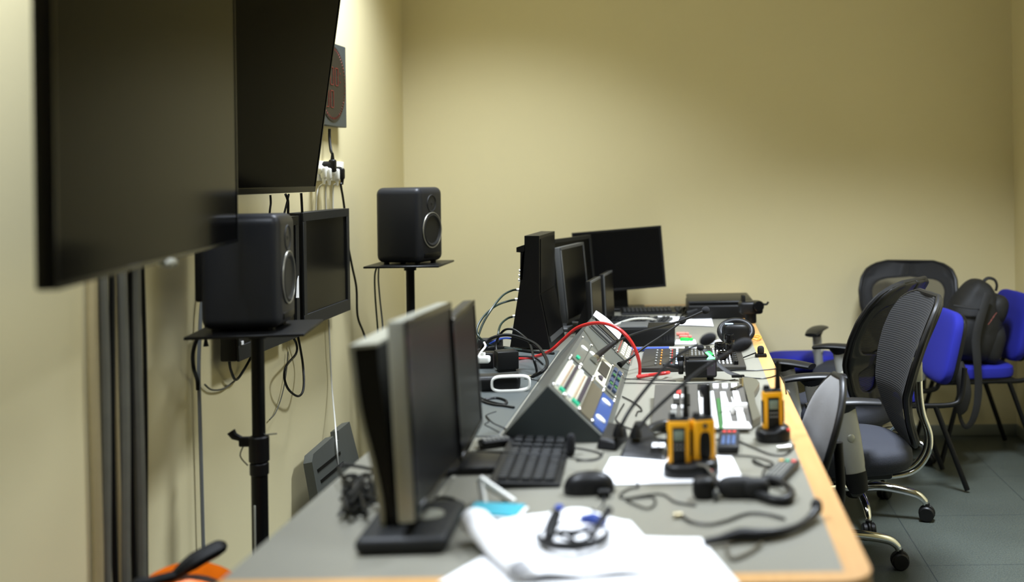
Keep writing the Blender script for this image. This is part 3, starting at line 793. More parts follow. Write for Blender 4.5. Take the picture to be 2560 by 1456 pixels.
goose('gooseneck_microphone', 'gooseneck microphone on the console crossing just below the highest foam ball', [x2, at(1572, 898, 4.06), at(1612, 868, 4.12), at(1655, 840, 4.2), at(1690, 815, 4.27), e2], e2, e2-at(1680, 822, 4.25), (0.013, 0.013, 0.020), 0.15, 'gooseneck microphones')

# paging microphones with wedge bases
def pager(label, base_pts, h, neck, foam, fr, fd):
    c = sum((Vector(p) for p in base_pts), Vector())/len(base_pts)
    t = thing('paging_microphone', label, 'microphone', (c.x, c.y, DZ), 0, 'paging microphones')
    o = Vector((c.x, c.y, DZ))
    P_ = [Vector((p[0], p[1], DZ))-o for p in base_pts]
    n = len(P_)
    top = [p*0.82+Vector((0, 0, hh)) for p, hh in zip(P_, h)]
    b = MB(); vs_ = P_+top
    b.add(vs_, [list(range(n))[::-1], [n+k for k in range(n)]]+[[k, (k+1) % n, n+(k+1) % n, n+k] for k in range(n)])
    ob = b.build('base', 'plastic_satin', t)
    bev = ob.modifiers.new('bevel', 'BEVEL'); bev.width = 0.006; bev.segments = 3
    nk = [Vector(p)-o for p in neck]
    b = MB(); b.tube(nk, 0.0048, 8, sm=8); b.build('gooseneck', 'metal_black', t)
    MB().lathe([(0.016, -0.004), (0.013, 0.012), (0.007, 0.024), (0.005, 0.03)], tuple(nk[0]+Vector((0, 0, 0.0))), (0, 0, 1), 14).build('neck_socket', 'plastic_black', t)
    q = Vector((0, 0, 1)).rotation_difference(Vector(fd).normalized()).to_matrix().to_4x4()
    MB().sph((0, 0, 0), fr, M=Matrix.Translation(Vector(foam)-o) @ q).build('foam_windshield', 'foam_black', t)
    return t
f1 = at(1770, 849, 3.1)
pager('grey wedge paging microphone up against the console foot', [on(1490, 1124), on(1540, 1130), on(1572, 1100), on(1518, 1089)], [0.025, 0.025, 0.042, 0.042],
      [at(1546, 1088, 2.92), at(1550, 1072, 2.92), at(1572, 1030, 2.94), at(1605, 985, 2.98), at(1655, 925, 3.03), at(1700, 885, 3.06), at(1745, 862, 3.09)], f1, (0.017, 0.017, 0.026), f1-at(1740, 864, 3.09))
f2 = at(1856, 864, 3.05)
bpd = pager('black wedge paging microphone in front of the grey one', [on(1546, 1148), on(1668, 1158), on(1674, 1140), on(1612, 1100), on(1582, 1101)], [0.022, 0.012, 0.016, 0.058, 0.058],
      [at(1590, 1090, 2.88), at(1598, 1070, 2.88), at(1622, 1040, 2.9), at(1680, 985, 2.95), at(1745, 930, 3.0), at(1800, 895, 3.03), at(1838, 874, 3.05)], f2, (0.018, 0.018, 0.03), f2-at(1825, 878, 3.04))

# ------------------------------------------------------------------ keyboards
def keyboard(label, c, rz, w_, d_, rows, cols, m='plastic_satin', km='plastic_black', grp='computer keyboards'):
    t = thing('keyboard', label, 'keyboard', (c[0], c[1], DZ), rz, grp)
    b = MB(); b.prism([(-w_/2, -d_/2, 0.0), (-w_/2, d_/2, 0.0), (-w_/2, d_/2, 0.018), (-w_/2, -d_/2, 0.009)], (w_, 0, 0)); o = b.build('case', m, t)
    bv = o.modifiers.new('bevel', 'BEVEL'); bv.width = 0.004; bv.segments = 2
    b = MB()
    kw = w_*0.94/cols; kd = d_*0.82/rows
    for i in range(cols):
        for j in range(rows):
            y = -d_*0.42+kd*(j+0.5); x = -w_*0.47+kw*(i+0.5)
            if i in (int(cols*0.72), int(cols*0.84)) and w_ > 0.35: continue
            b.box((x, y, 0.0105+0.009*(y/d_+0.5)+0.002), (kw*0.82, kd*0.82, 0.008), 0.0015, 1)
    build_each(b, 'key', km, t)
    return t
keyboard('black keyboard lying lengthwise beside the desk monitors', (-0.388, 2.79), PI/2+0.045, 0.455, 0.165, 5, 19, 'plastic_black', 'plastic_dark')
c = on(1648, 782)
keyboard('dark keyboard at the far end before the back wall', (c.x, c.y), 0.1, 0.40, 0.15, 5, 18, 'plastic_black', 'plastic_dark')
c = on(1585, 806)
keyboard('dark keyboard under the white cable, next to the white sheets', (c.x, c.y), -0.2, 0.36, 0.14, 5, 17, 'plastic_grey', 'plastic_dark')

# mouse
c = on(1473, 1232)
ms = thing('computer_mouse', 'black computer mouse beside the keyboard', 'mouse', (c.x, c.y, DZ), 0.12)
b = MB(); b.sph((0, 0, 0.008), (0.058, 0.033, 0.040), 0.85, 0.8); b.v = [Vector((p.x, p.y, max(p.z, 0.0))) for p in b.v]; b.build('shell', 'plastic_satin', ms)
MB().cyl((0.028, 0, 0.038), 0.007, 0.007, (0, 1, 0), 14).build('scroll_wheel', 'plastic_black', ms)

# ------------------------------------------------------------------ sheets of paper
def sheet(name, label, pts, z, grp='loose paper sheets', th=0.0012, wav=0.0015, m='paper'):
    P_ = [Vector((p[0], p[1], z)) for p in pts]
    b = MB()
    def fn(u, v):
        p = (P_[0]*(1-u)+P_[1]*u)*(1-v)+(P_[3]*(1-u)+P_[2]*u)*v
        return p+Vector((0, 0, wav*(1+math.sin(5*u+3*v+P_[0].x*9))))
    b.grid(fn, 12, 10, (0, 0, -th))
    o = b.build(name, m, origin=P_[0])
    return tag(o, label, 'paper', grp)
sheet('paper_sheet', 'white sheets under the twin radio charger', [on(1490, 1214), on(1862, 1210), on(1828, 1141), on(1527, 1148)], DZ+0.0018, wav=0.0008)
sheet('paper_sheet', 'white sheet at the desk corner under the curled one, by the monitor base', [on(1095, 1462), on(1520, 1480), on(1560, 1385), on(1225, 1383)], DZ+0.002, wav=0.0006)
sheet('paper_sheet', 'white sheet reaching towards the long black strap', [on(1440, 1475), on(1850, 1470), on(1752, 1352), on(1480, 1345)], DZ+0.004, wav=0.001)
A_, B_, C_, D_ = (Vector(q) for q in ((-0.452, 2.20, 0), (-0.12, 2.265, 0), (-0.03, 1.985, 0), (-0.318, 1.955, 0)))
b = MB()
prof = []
R_ = 0.027
for k in range(15):
    a = -2.6+ (2.6+0.0)*k/14
    prof.append((R_+R_*math.sin(a)*1.0-0.0, R_-R_*math.cos(a)))
prof = [(-p[0]+2*R_, p[1]) for p in prof]
prof = []
for k in range(15):
    a = PI*1.45-(PI*1.45)*k/14        # curl from inside to the foot of the roll
    prof.append((R_*1.15-R_*1.15*math.sin(a)-0.0, R_+(-R_)*math.cos(a)))
flat = [(0.05+0.33*k/14, 0.004+0.010*math.exp(-k/5.0)+0.004*math.sin(k*0.9)) for k in range(1, 15)]
def curl(u, v):
    n = len(prof)+len(flat)-1
    q = u*n; i = min(int(q), n-1); f = q-i
    L_ = prof+flat
    x = L_[i][0]*(1-f)+L_[i+1][0]*f; z = L_[i][1]*(1-f)+L_[i+1][1]*f
    s = x/0.38
    p = (A_*(1-s)+B_*s)*(1-v)+(D_*(1-s)+C_*s)*v
    p.y += 0.11*math.sin(PI*max(0.0, min(1.0, (s-0.12)/0.88)))*(1-v)**2
    return Vector((p.x, p.y, DZ+0.008+z*(1.0-0.35*v)))
b.grid(curl, 60, 14, (0, 0, 0.0012))
tag(b.build('paper_sheet', 'paper', origin=(A_.x, A_.y, DZ)), 'large white paper curled into a roll beside the silver edged monitor', 'paper', 'loose paper sheets')
sheet('paper_sheet', 'white sheets between the black box and the equipment case', [on(1600, 812), on(1784, 818), on(1778, 795), on(1642, 793)], DZ+0.0018)
sheet('paper_sheet', 'small white sheet beside the pink highlighters', [on(1686, 863), on(1742, 863), on(1738, 851), on(1690, 851)], DZ+0.0018, wav=0.0004)
sheet('paper_sheet', 'white sheet lying just behind the mixer buttons', [on(1642, 881), on(1746, 880), on(1744, 869), on(1672, 870)], DZ+0.0016, wav=0.0004)
sheet('paper_sheet', 'pale sheet corner showing behind the lens rings', [on(1774, 862), on(1806, 858), on(1804, 851), on(1786, 852)], DZ+0.0018, wav=0.0004)

# teal leaflet and little white card tent
o = on(1240, 1276, DZ+0.016)
lf = thing('leaflet', 'teal and white leaflet lying on the curled paper', 'leaflet', (o.x, o.y, DZ+0.010), 0.0)
P_ = [on(1165, 1283, DZ+0.016)-o, on(1288, 1292, DZ+0.016)-o, on(1314, 1262, DZ+0.016)-o, on(1190, 1256, DZ+0.016)-o]
b = MB(); b.prism([(p.x, p.y, 0.004) for p in P_], (0, 0, 0.003)); b.build('cover', 'card_teal', lf)
b = MB(); b.prism([(p.x*1.05+0.004, p.y*1.05-0.01, 0.0) for p in P_], (0, 0, 0.003)); b.build('pages', 'paper', lf)
t = thing('card_strip', 'folded white card strip standing like a tent behind the teal leaflet', 'card', tuple(on(1235, 1262)), 0)
o = Vector(t.location)
a = on(1212, 1268)-o; ap = at(1200, 1199, 2.47)-o; c_ = on(1285, 1258)-o
b = MB(); b.tube([a, ap], 0.010, 8, flat=0.6); b.tube([ap, c_], 0.014, 8, flat=0.6); b.build('folded_strip', 'plastic_white', t)

# ------------------------------------------------------------------ two way radios
def radio(label, x, y, z, rz, face='front'):
    r = thing('two_way_radio', label, 'radio', (x, y, z), rz, 'yellow two way radios')
    MB().box((0, 0, 0.052), (0.056, 0.034, 0.108), 0.010, 4).build('body', 'radio_yellow', r)
    if face == 'front':
        MB().box((0, -0.0175, 0.045), (0.030, 0.003, 0.088), 0.003).build('control_panel', 'plastic_black', r)
        MB().box((0, -0.0195, 0.070), (0.024, 0.002, 0.024), 0.001).build('display', 'lcd', r)
        b = MB()
        for i in (-1, 0, 1):
            for j in (0, 1): b.box((i*0.008, -0.0195, 0.048-0.010*j), (0.005, 0.002, 0.004), 0.0008)
        build_each(b, 'key', 'button_grey', r)
        b = MB()
        for sx in (-1, 1): b.box((sx*0.0275, -0.004, 0.05), (0.005, 0.020, 0.06), 0.002)
        b.build('side_grip', 'plastic_black', r)
    else:
        b = MB(); b.sph((0, -0.0165, 0.042), (0.014, 0.004, 0.034), 0.6, 0.6); b.build('belt_clip', 'plastic_black', r)
        MB().cyl((0, -0.0175, 0.09), 0.006, 0.003, (0, 1, 0)).build('socket_cap', 'rack_brown', r)
    b = MB(); b.cyl((0.016, 0.002, 0.113), 0.0085, 0.016); b.tube([(0.016, 0.002, 0.11), (0.016, 0.002, 0.185)], [0.0085, 0.007, 0.0065, 0.006], 12); b.build('antenna', 'plastic_black', r)
    b = MB(); b.cyl((-0.015, 0.002, 0.110), 0.009, 0.018, b=0.002); b.build('channel_knob', 'plastic_black', r)
    MB().box((0, 0, 0.106), (0.048, 0.030, 0.006), 0.002).build('top_cap', 'plastic_dark', r)
    return r
c = on(1728, 1190)
ch = thing('radio_charger', 'twin black charger cradle holding two yellow radios', 'charger', (c.x, c.y, DZ), 0.0, 'radio chargers')
b = MB(); b.sph((0, 0, 0.014), (0.066, 0.044, 0.022), 0.5, 0.7); b.v = [Vector((p.x, p.y, max(0.0, p.z+ (0.006 if p.x > 0 and p.z > 0.01 else 0)))) for p in b.v]; b.build('cradle', 'plastic_satin', ch)
MB().box((0.045, -0.042, 0.02), (0.010, 0.004, 0.008), 0.002).build('lamp', 'button_red', ch, 'small red lamp')
pR = c
radio('yellow two way radio with grey display in the twin charger', c.x-0.027, c.y-0.004, DZ+0.030, -0.05)
radio('yellow two way radio showing its dark belt clip in the twin charger', c.x+0.029, c.y+0.004, DZ+0.030, 0.30, 'back')
c = on(1932, 1100)
ch = thing('radio_charger', 'single black charger cradle at the wood desk edge', 'charger', (c.x, c.y, DZ), 0.1, 'radio chargers')
b = MB(); b.sph((0, 0, 0.012), (0.046, 0.046, 0.022), 0.5, 0.7); b.v = [Vector((p.x, p.y, max(0.0, p.z+(0.008 if p.x > 0 and p.z > 0.01 else 0)))) for p in b.v]; b.build('cradle', 'plastic_satin', ch)
MB().box((0.036, -0.035, 0.032), (0.010, 0.006, 0.008), 0.002).build('lamp', 'button_red', ch, 'small red lamp')
radio('yellow two way radio standing alone at the wood desk edge', c.x, c.y, DZ+0.027, 0.12)
hb = [on(1690, 1062, DZ+0.02), on(1655, 1062, DZ+0.022), on(1628, 1073, DZ+0.022), on(1617, 1088, DZ+0.016), on(1632, 1100, DZ+0.012), on(1665, 1104, DZ+0.010), on(1700, 1104, DZ+0.010)]
o = MB().tube(hb, [0.010, 0.013, 0.013, 0.011, 0.008, 0.007, 0.007], 10, sm=6).build('headband', 'plastic_satin', origin=on(1655, 1085))
tag(o, 'black curved headband lying behind the twin charger', 'headband')
for k, (x, y) in enumerate(((1638, 1113), (1655, 1113))):
    q = on(x, y, DZ+0.030)
    MB().box(tuple(q-Vector(bpd.location)), (0.015, 0.04, 0.002), 0.0005, 1, M=None).build('label_plate', 'paper', bpd, 'small white label')
# short table microphone behind the twin charger
c = on(1764, 1155); q = at(1762, 975, c.y)
tm = thing('table_microphone', 'short stalk microphone with black ball just behind the twin charger', 'microphone', (c.x, c.y, DZ))
b = MB(); b.cyl((0, 0, 0.006), 0.03, 0.012, b=0.003); b.build('base', 'plastic_black', tm)
MB().tube([(0, 0, 0.01), (0, 0.0, 0.1), (q.x-c.x, 0, q.z-DZ)], 0.006).build('stalk', 'metal_black', tm)
MB().sph((q.x-c.x, 0, q.z-DZ), (0.014, 0.014, 0.016)).build('foam_windshield', 'foam_black', tm)

# remotes
def remote(label, a, b_, w_, m, keysets, name='remote_control'):
    a = Vector(a); b_ = Vector(b_); d = b_-a; L_ = math.hypot(d.x, d.y)
    t = thing(name, label, 'remote control', ((a.x+b_.x)/2, (a.y+b_.y)/2, DZ), math.atan2(d.y, d.x), 'remote controls')
    MB().box((0, 0, 0.010), (L_, w_, 0.020), 0.006, 3).build('case', m, t)
    for mm, r0, r1, cols, nm in keysets:
        b = MB(); n = max(1, int(round((r1-r0)*L_/0.013)))
        for i in range(n):
            for j in range(cols):
                b.box((-L_/2+r0*L_+(i+0.5)*(r1-r0)*L_/n, w_*(-0.36+0.72*(j+0.5)/cols), 0.021), ((r1-r0)*L_/n*0.7, w_*0.72/cols*0.72, 0.004), 0.001, 1)
        build_each(b, 'key', mm, t)
    return t
remote('black remote with pale keys by the second monitor', on(1200, 1122), on(1288, 1110), 0.045, 'plastic_black', [('button_grey', 0.06, 0.8, 3, 'keypad')])
remote('dark remote with blue keys beside the twin charger', on(1820, 1136), on(1824, 1094), 0.055, 'plastic_dark', [('button_blue', 0.08, 0.6, 3, 'keypad'), ('button_red', 0.8, 0.9, 3, 'colour_keys')])
t = remote('grey remote with red, green and yellow keys near the wood edge', on(1930, 1216), on(1976, 1169), 0.05, 'plastic_dark', [('button_grey', 0.05, 0.78, 4, 'keypad')])
b = MB(); b.box((0.062, -0.014, 0.021), (0.012, 0.011, 0.004), 0.001); b.build('red_key', 'button_red', t)
b = MB(); b.box((0.062, 0.001, 0.021), (0.012, 0.011, 0.004), 0.001); b.build('green_key', 'button_green', t)
b = MB(); b.box((0.062, 0.016, 0.021), (0.012, 0.011, 0.004), 0.001); b.build('yellow_key', 'cable_yellow', t)
c = on(1428, 1140)
b = MB(); b.sph((c.x, c.y, DZ+0.028), (0.011, 0.016, 0.028), 0.6, 0.8)
tag(b.build('microphone_foam', 'foam_black', origin=c), 'black foam cap standing at the keyboard end', 'foam cap')

# ------------------------------------------------------------------ headsets and straps in front
c = on(1433, 1362, DZ+0.012)
hd = thing('headset', 'thin wire headset lying on the curled white paper', 'headset', (c.x, c.y, DZ+0.030), 0.1, 'headsets on the desk')
b = MB(); b.tube([(0.066*math.cos(a), 0.070*math.sin(a), 0.002) for a in [PI*(0.95+1.1*k/20) for k in range(21)]], [0.004, 0.008, 0.009, 0.008, 0.004], 8); b.build('headband', 'plastic_black', hd)
b = MB(); b.tube([(0.066*math.cos(a), 0.070*math.sin(a), 0.002) for a in [PI*(0.05+0.9*k/20) for k in range(21)]], 0.0018, 6); b.build('wire_band', 'cable_black', hd)
b = MB(); b.tube([(-0.045, -0.03, 0.004), (-0.04, 0.0, 0.02), (-0.03, 0.02, 0.04)], [0.010, 0.013, 0.010], sm=4); b.build('ear_pad', 'plastic_black', hd)
b = MB(); b.tube([(0.035, -0.03, 0.004), (0.05, 0.0, 0.02), (0.07, 0.035, 0.035)], [0.006, 0.006, 0.009], sm=4); b.build('microphone_boom', 'plastic_black', hd)
b = MB(); random.seed(5)
pts = [(random.uniform(-0.04, 0.035), random.uniform(-0.05, 0.0), random.uniform(0.002, 0.014)) for k in range(14)]
b.tube(pts, 0.0028, 6, sm=6); b.build('cord', 'cable_black', hd)
b = MB(); b.tube([on(1452, 1298, DZ+0.034), on(1482, 1296, DZ+0.032), on(1512, 1306, DZ+0.028)], [0.007, 0.011, 0.009], 10)
tag(b.build('marker_cap', 'cable_blue', origin=on(1482, 1300)), 'blue marker cap at the edge of the curled paper', 'marker', 'blue marker pieces')
b = MB(); b.sph(tuple(on(1398, 1268, DZ+0.022)), (0.010, 0.007, 0.006))
tag(b.build('marker_cap', 'cable_blue', origin=on(1398, 1268)), 'small blue cap behind the curled paper', 'marker', 'blue marker pieces')
# clip with cord below the mouse
c = on(1510, 1245)
cl = thing('cord_clip', 'black cord clip just in front of the mouse', 'clip', (c.x, c.y, DZ))
MB().box((0, 0, 0.009), (0.028, 0.024, 0.018), 0.005).build('body', 'plastic_black', cl)
MB().tube([(0, 0, 0.008), on(1508, 1262)-c, on(1490, 1282)-c, on(1482, 1300)-c+Vector((0, 0, 0.02))], 0.0025, sm=6).build('cord', 'cable_black', cl)

# bulky black headset with grey band
c = on(1845, 1250)
hs_ = thing('headset', 'bulky black headset with looped band in front of the grey remote', 'headset', (c.x, c.y, DZ), 0.0, 'headsets on the desk')
def R(px, py, z=DZ): return on(px, py, z)-Vector((c.x, c.y, DZ))
b = MB(); b.sph(tuple(R(1760, 1245)+Vector((0, 0, 0.022))), (0.026, 0.022, 0.024), 0.6, 0.7); b.build('ear_cup', 'plastic_black', hs_)
b = MB(); b.sph(tuple(R(1845, 1243)+Vector((0, 0, 0.022))), (0.045, 0.022, 0.024), 0.7, 0.8); b.sph(tuple(R(1890, 1245)+Vector((0, 0, 0.022))), (0.030, 0.02, 0.022), 0.7, 0.8); b.build('ear_cushion', 'bag_black', hs_)
b = MB(); b.tube([R(1800, 1238)+Vector((0, 0, 0.02)), R(1780, 1220)+Vector((0, 0, 0.022)), R(1776, 1200)+Vector((0, 0, 0.014)), R(1790, 1215)+Vector((0, 0, 0.01))], 0.008, sm=5); b.build('connector', 'plastic_black', hs_)
b = MB(); b.tube([R(1895, 1250)+Vector((0, 0, 0.012)), R(1935, 1262)+Vector((0, 0, 0.010)), R(1968, 1262)+Vector((0, 0, 0.010)), R(1978, 1248)+Vector((0, 0, 0.014)), R(1960, 1228)+Vector((0, 0, 0.016)), R(1920, 1216)+Vector((0, 0, 0.016)), R(1895, 1225)+Vector((0, 0, 0.016))], [0.010, 0.010, 0.011, 0.010, 0.007, 0.006, 0.006], 10, sm=6); b.build('headband', 'plastic_satin', hs_)
b = MB(); b.box(tuple(R(1790, 1255)+Vector((0, 0, 0.012))), (0.012, 0.008, 0.022), 0.002); b.build('buckle', 'plastic_grey', hs_)
b = MB(); b.tube([R(1745, 1212)+Vector((0, 0, 0.046)), R(1765, 1216)+Vector((0, 0, 0.046)), R(1790, 1228)+Vector((0, 0, 0.03))], 0.003, 6); b.build('tan_strap', 'rack_brown', hs_)

# long black strap shaped headset
c = on(1900, 1345)
ls = thing('headset', 'long slim black headset stretched out by the desk corner', 'headset', (c.x, c.y, DZ), 0.0, 'headsets on the desk')
def R2(px, py, z=0.012): return on(px, py)-Vector((c.x, c.y, 0.75))+Vector((0, 0, z))
b = MB(); b.tube([R2(1762, 1372), R2(1800, 1365), R2(1850, 1356, 0.014), R2(1900, 1355, 0.013), R2(1950, 1348, 0.012), R2(1995, 1333, 0.012), R2(2025, 1315, 0.014), R2(2045, 1300, 0.022)], [0.007, 0.008, 0.013, 0.012, 0.010, 0.008, 0.009, 0.011], 10, sm=6); b.build('headband', 'plastic_satin', ls)
MB().sph(tuple(R2(2042, 1298, 0.026)), (0.012, 0.016, 0.016)).build('ear_pad', 'bag_black', ls)
b = MB(); b.tube([R2(1815, 1368, 0.006), R2(1820, 1390, 0.004), R2(1830, 1404, 0.004), R2(1850, 1400, 0.004), R2(1880, 1385, 0.004), R2(1905, 1368, 0.006)], 0.0035, 6, sm=6); b.build('loop', 'rack_brown', ls)

# assorted thin cords on the desk
g = 'thin cords on the desk'
def cord(label, pix, r=0.0022, m='cable_black', z=None, grp=g, name='cord'):
    z = r+0.0008 if z is None else z
    return cable(name, label, [on(x, y, DZ+z) for x, y in pix], r, m, grp, 'cord', n=6)
cord('thin looped cord with small black connector before the white sheets', [(1592, 1205), (1595, 1218), (1575, 1222), (1556, 1232), (1550, 1243), (1575, 1247), (1625, 1243), (1638, 1250), (1636, 1262), (1620, 1272), (1595, 1265), (1565, 1250), (1585, 1244), (1640, 1236), (1665, 1240), (1690, 1256), (1740, 1265)])
cord('grey cord curving in front of the bulky headset', [(1704, 1288), (1725, 1304), (1770, 1312), (1815, 1303), (1850, 1290), (1880, 1284), (1920, 1287), (1962, 1298)], 0.003)
b = MB(); b.cyl(tuple(on(1694, 1289, DZ+0.006)), 0.006, 0.018, (1, 0.2, 0), 12)
tag(b.build('plug_tip', 'brass', origin=on(1694, 1289)), 'small bright connector at the end of the grey cord', 'connector')
cord('thin cord knot between the two chargers', [(1790, 1100), (1830, 1098), (1880, 1118), (1925, 1136), (1960, 1138), (1982, 1122), (1984, 1112)])
cord('thin cord tangle in front of the single charger', [(1700, 1108), (1780, 1136), (1860, 1140), (1900, 1146), (1932, 1158), (1920, 1166), (1890, 1160), (1882, 1150), (1905, 1162), (1925, 1172)])
cord('thin cord bending beside the grey remote', [(1860, 1196), (1900, 1198), (1908, 1180), (1915, 1172)])
cord('thin cord lying between console and lit switcher', [(1556, 992), (1580, 1004), (1600, 1018), (1604, 1028), (1594, 1030), (1590, 1040)])
cord('thin cord from the console to the grey paging microphone', [(1560, 1010), (1545, 1035), (1540, 1050), (1560, 1066), (1590, 1076), (1640, 1086)])
cord('thin cord in front of the console end', [(1215, 1040), (1232, 1058), (1262, 1072), (1300, 1092), (1350, 1110), (1395, 1118), (1450, 1122), (1500, 1134), (1490, 1148), (1440, 1152)])
cord('long thin wire across the keyboard', [(1190, 1128), (1260, 1132), (1330, 1136), (1400, 1142), (1470, 1152), (1500, 1146), (1508, 1130)], z=0.032)
cord('thin wire crossing the desk between camcorder and red cable', [(1558, 947), (1610, 950), (1690, 953)], 0.0016)
cord('second thin wire close to the camcorder foot', [(1560, 958), (1620, 959), (1700, 960), (1780, 957), (1838, 949)], 0.0016)
cord('thin wire running from the webbing strap to the wood edge', [(1862, 943), (1900, 947), (1925, 944), (1948, 938), (1960, 952), (1966, 985)], 0.0022)
cord('thin wire from the lens rings over the wood edge', [(1820, 926), (1880, 927), (1915, 925), (1945, 922)], 0.0022)
b = MB(); b.cyl(tuple(on(1955, 1121, DZ+0.007)), 0.0065, 0.024, (1, 0.1, 0), 12); b.cyl(tuple(on(1970, 1120, DZ+0.007)), 0.008, 0.012, (1, 0.1, 0), 12)
tag(b.build('plug_tip', 'nickel', origin=on(1955, 1121)), 'metal plug tip lying in front of the single charger', 'connector')
# tangle of cables behind the closest monitor base
random.seed(11)
b = MB(); cc = on(880, 1272)
for k in range(7):
    pts = []
    for j in range(7):
        q = on(845+random.uniform(0, 75)+ (random.uniform(0, 40) if j > 3 else 0), 1200+random.uniform(0, 110), DZ)
        pts.append(q+Vector((0, 0, random.uniform(0.006, 0.035))))
    b.tube(pts, 0.0042, 6, sm=6)
tag(b.build('cable_bundle', 'cable_black', origin=cc), 'tangled black cable bundle behind the silver edged monitor base', 'cable bundle')
cord('black cord trailing from the silver edged monitor base', [(1095, 1290), (1070, 1275), (1065, 1258), (1100, 1245), (1135, 1250), (1148, 1265), (1140, 1280)], 0.004)

# ------------------------------------------------------------------ lit switcher
Q = [Vector((-0.103, 3.115, DZ)), Vector((0.178, 3.11, DZ)), Vector((0.176, 3.60, DZ)), Vector((-0.105, 3.59, DZ))]
sw = thing('vision_switcher', 'grey switcher desk with bright white lit buttons and a side wing', 'switcher', (0.037, 3.35, DZ))
def W(u, v, h=0.0):
    p = (Q[0]*(1-u)+Q[1]*u)*(1-v)+(Q[3]*(1-u)+Q[2]*u)*v
    return p-Vector((0.037, 3.35, DZ))+Vector((0, 0, 0.012+0.030*v+h))
b = MB()
lo_ = [Vector((W(u, v).x, W(u, v).y, 0)) for u, v in ((0, 0), (1, 0), (1, 1), (0, 1))]; up_ = [W(u, v) for u, v in ((0, 0), (1, 0), (1, 1), (0, 1))]
b.add(lo_+up_, [[3, 2, 1, 0], [4, 5, 6, 7], [0, 1, 5, 4], [1, 2, 6, 5], [2, 3, 7, 6], [3, 0, 4, 7]])
o = b.build('case', 'switcher_grey', sw); bv = o.modifiers.new('bevel', 'BEVEL'); bv.width = 0.003; bv.segments = 2
def suv(px, py):   # pixel on the sloped top -> u, v of the panel
    z = DZ+0.027
    for k in range(6):
        q = on(px, py, z); v = (q.y-3.113)/0.48; v = max(-0.2, min(1.2, v)); z = DZ+0.012+0.030*v
    u = (q.x+0.104)/0.281
    return u, v
def quad_on(mb, u0, u1, v0, v1, h0, h1):
    mb.prism([W(u0, v0, h0), W(u1, v0, h0), W(u1, v1, h0), W(u0, v1, h0)], (0, 0, h1-h0))
def pxrect(mb, x0, y0, x1, y1, h0, h1):
    ua, va = suv(x0, y1); ub, vb = suv(x1, y0)
    um, vm = suv(x1, y1); ul, vl = suv(x0, y0)
    mb.prism([W(ua, va, h0), W(um, vm, h0), W(ub, vb, h0), W(ul, vl, h0)], (0, 0, h1-h0))
b = MB()
for x in (1783, 1806, 1829): pxrect(b, x, 965, x+14, 975, 0.001, 0.007)
pxrect(b, 1768, 966, 1773, 974, 0.001, 0.007)
for (x, y) in ((1685, 992), (1703, 991), (1679, 1018), (1702, 1018)): pxrect(b, x, y, x+12, y+8, 0.001, 0.007)
build_each(b, 'lit_button', 'button_lit', sw, 'bright white lit button')
b = MB()
u0, v0 = suv(1748, 1040)
def strip(mb, xt0, xt1, yt, xb0, xb1, yb, h0=0.001, h1=0.006):
    a = [suv(xb0, yb), suv(xb1, yb), suv(xt1, yt), suv(xt0, yt)]
    mb.prism([W(u, v, h0) for u, v in a], (0, 0, h1-h0))
strip(b, 1746, 1760, 999, 1750, 1763, 1040); strip(b, 1772, 1784, 983, 1781, 1796, 1074); strip(b, 1801, 1814, 985, 1808, 1830, 1068); strip(b, 1832, 1846, 983, 1846, 1866, 1068)
strip(b, 1746, 1748, 983, 1747, 1750, 1000)
strip(b, 1808, 1870, 1060, 1806, 1878, 1074)
strip(b, 1815, 1817, 998, 1824, 1826, 1028); strip(b, 1828, 1830, 998, 1837, 1839, 1028)
build_each(b, 'lit_strip', 'button_lit', sw, 'long white lit strip')
b = MB(); strip(b, 1791, 1800, 1000, 1798, 1807, 1075, 0.001, 0.004); b.build('level_meter', 'meter_green', sw, 'green level meter strip')
b = MB(); a = suv(1806, 1034); c_ = suv(1868, 1033)
b.tube([W(a[0], a[1], 0.022), W(c_[0], c_[1], 0.022)], 0.008, 12); q = suv(1830, 1034); b.box(tuple(W(q[0], q[1], 0.012)), (0.010, 0.03, 0.024), 0.002); b.build('fader_bar', 'button_lit', sw, 'white crosswise fader bar')
b = MB(); pxrect(b, 1684, 1001, 1699, 1013, 0.001, 0.004); pxrect(b, 1712, 989, 1725, 1016, 0.001, 0.005); pxrect(b, 1745, 963, 1760, 975, 0.001, 0.003); build_each(b, 'dark_key', 'plastic_black', sw)
b = MB(); pxrect(b, 1692, 981, 1703, 988, 0.001, 0.006); b.build('red_button', 'button_red', sw)
b = MB(); strip(b, 1676, 1691, 1030, 1676, 1692, 1046, 0.001, 0.004); strip(b, 1701, 1714, 1030, 1702, 1715, 1046, 0.001, 0.004); build_each(b, 'dim_button', 'button_grey', sw)
wp = [on(1856, 961), on(1880, 963), on(1892, 967), on(1899, 976), on(1893, 988), on(1885, 1000), on(1890, 1030), on(1902, 1062), on(1882, 1074), on(1870, 1020)]
b = MB(); b.prism([(p.x-0.037, p.y-3.35, 0.002) for p in wp], (0, 0, 0.022)); b.build('wing', 'wing_olive', sw, 'olive grey rounded side wing')
p = on(1853, 958, DZ+0.05)
b = MB(); b.cyl((p.x-0.037, p.y-3.35, 0.052), 0.007, 0.026, (0, 0.3, 1), 12); b.build('knob', 'brass', sw)
b = MB(); a = W(*suv(1830, 978), 0.004); c_ = Vector((p.x-0.037, p.y-3.35, 0.042)); b.tube([a, c_], 0.005, 8, flat=1.6); b.build('lever', 'wing_olive', sw)

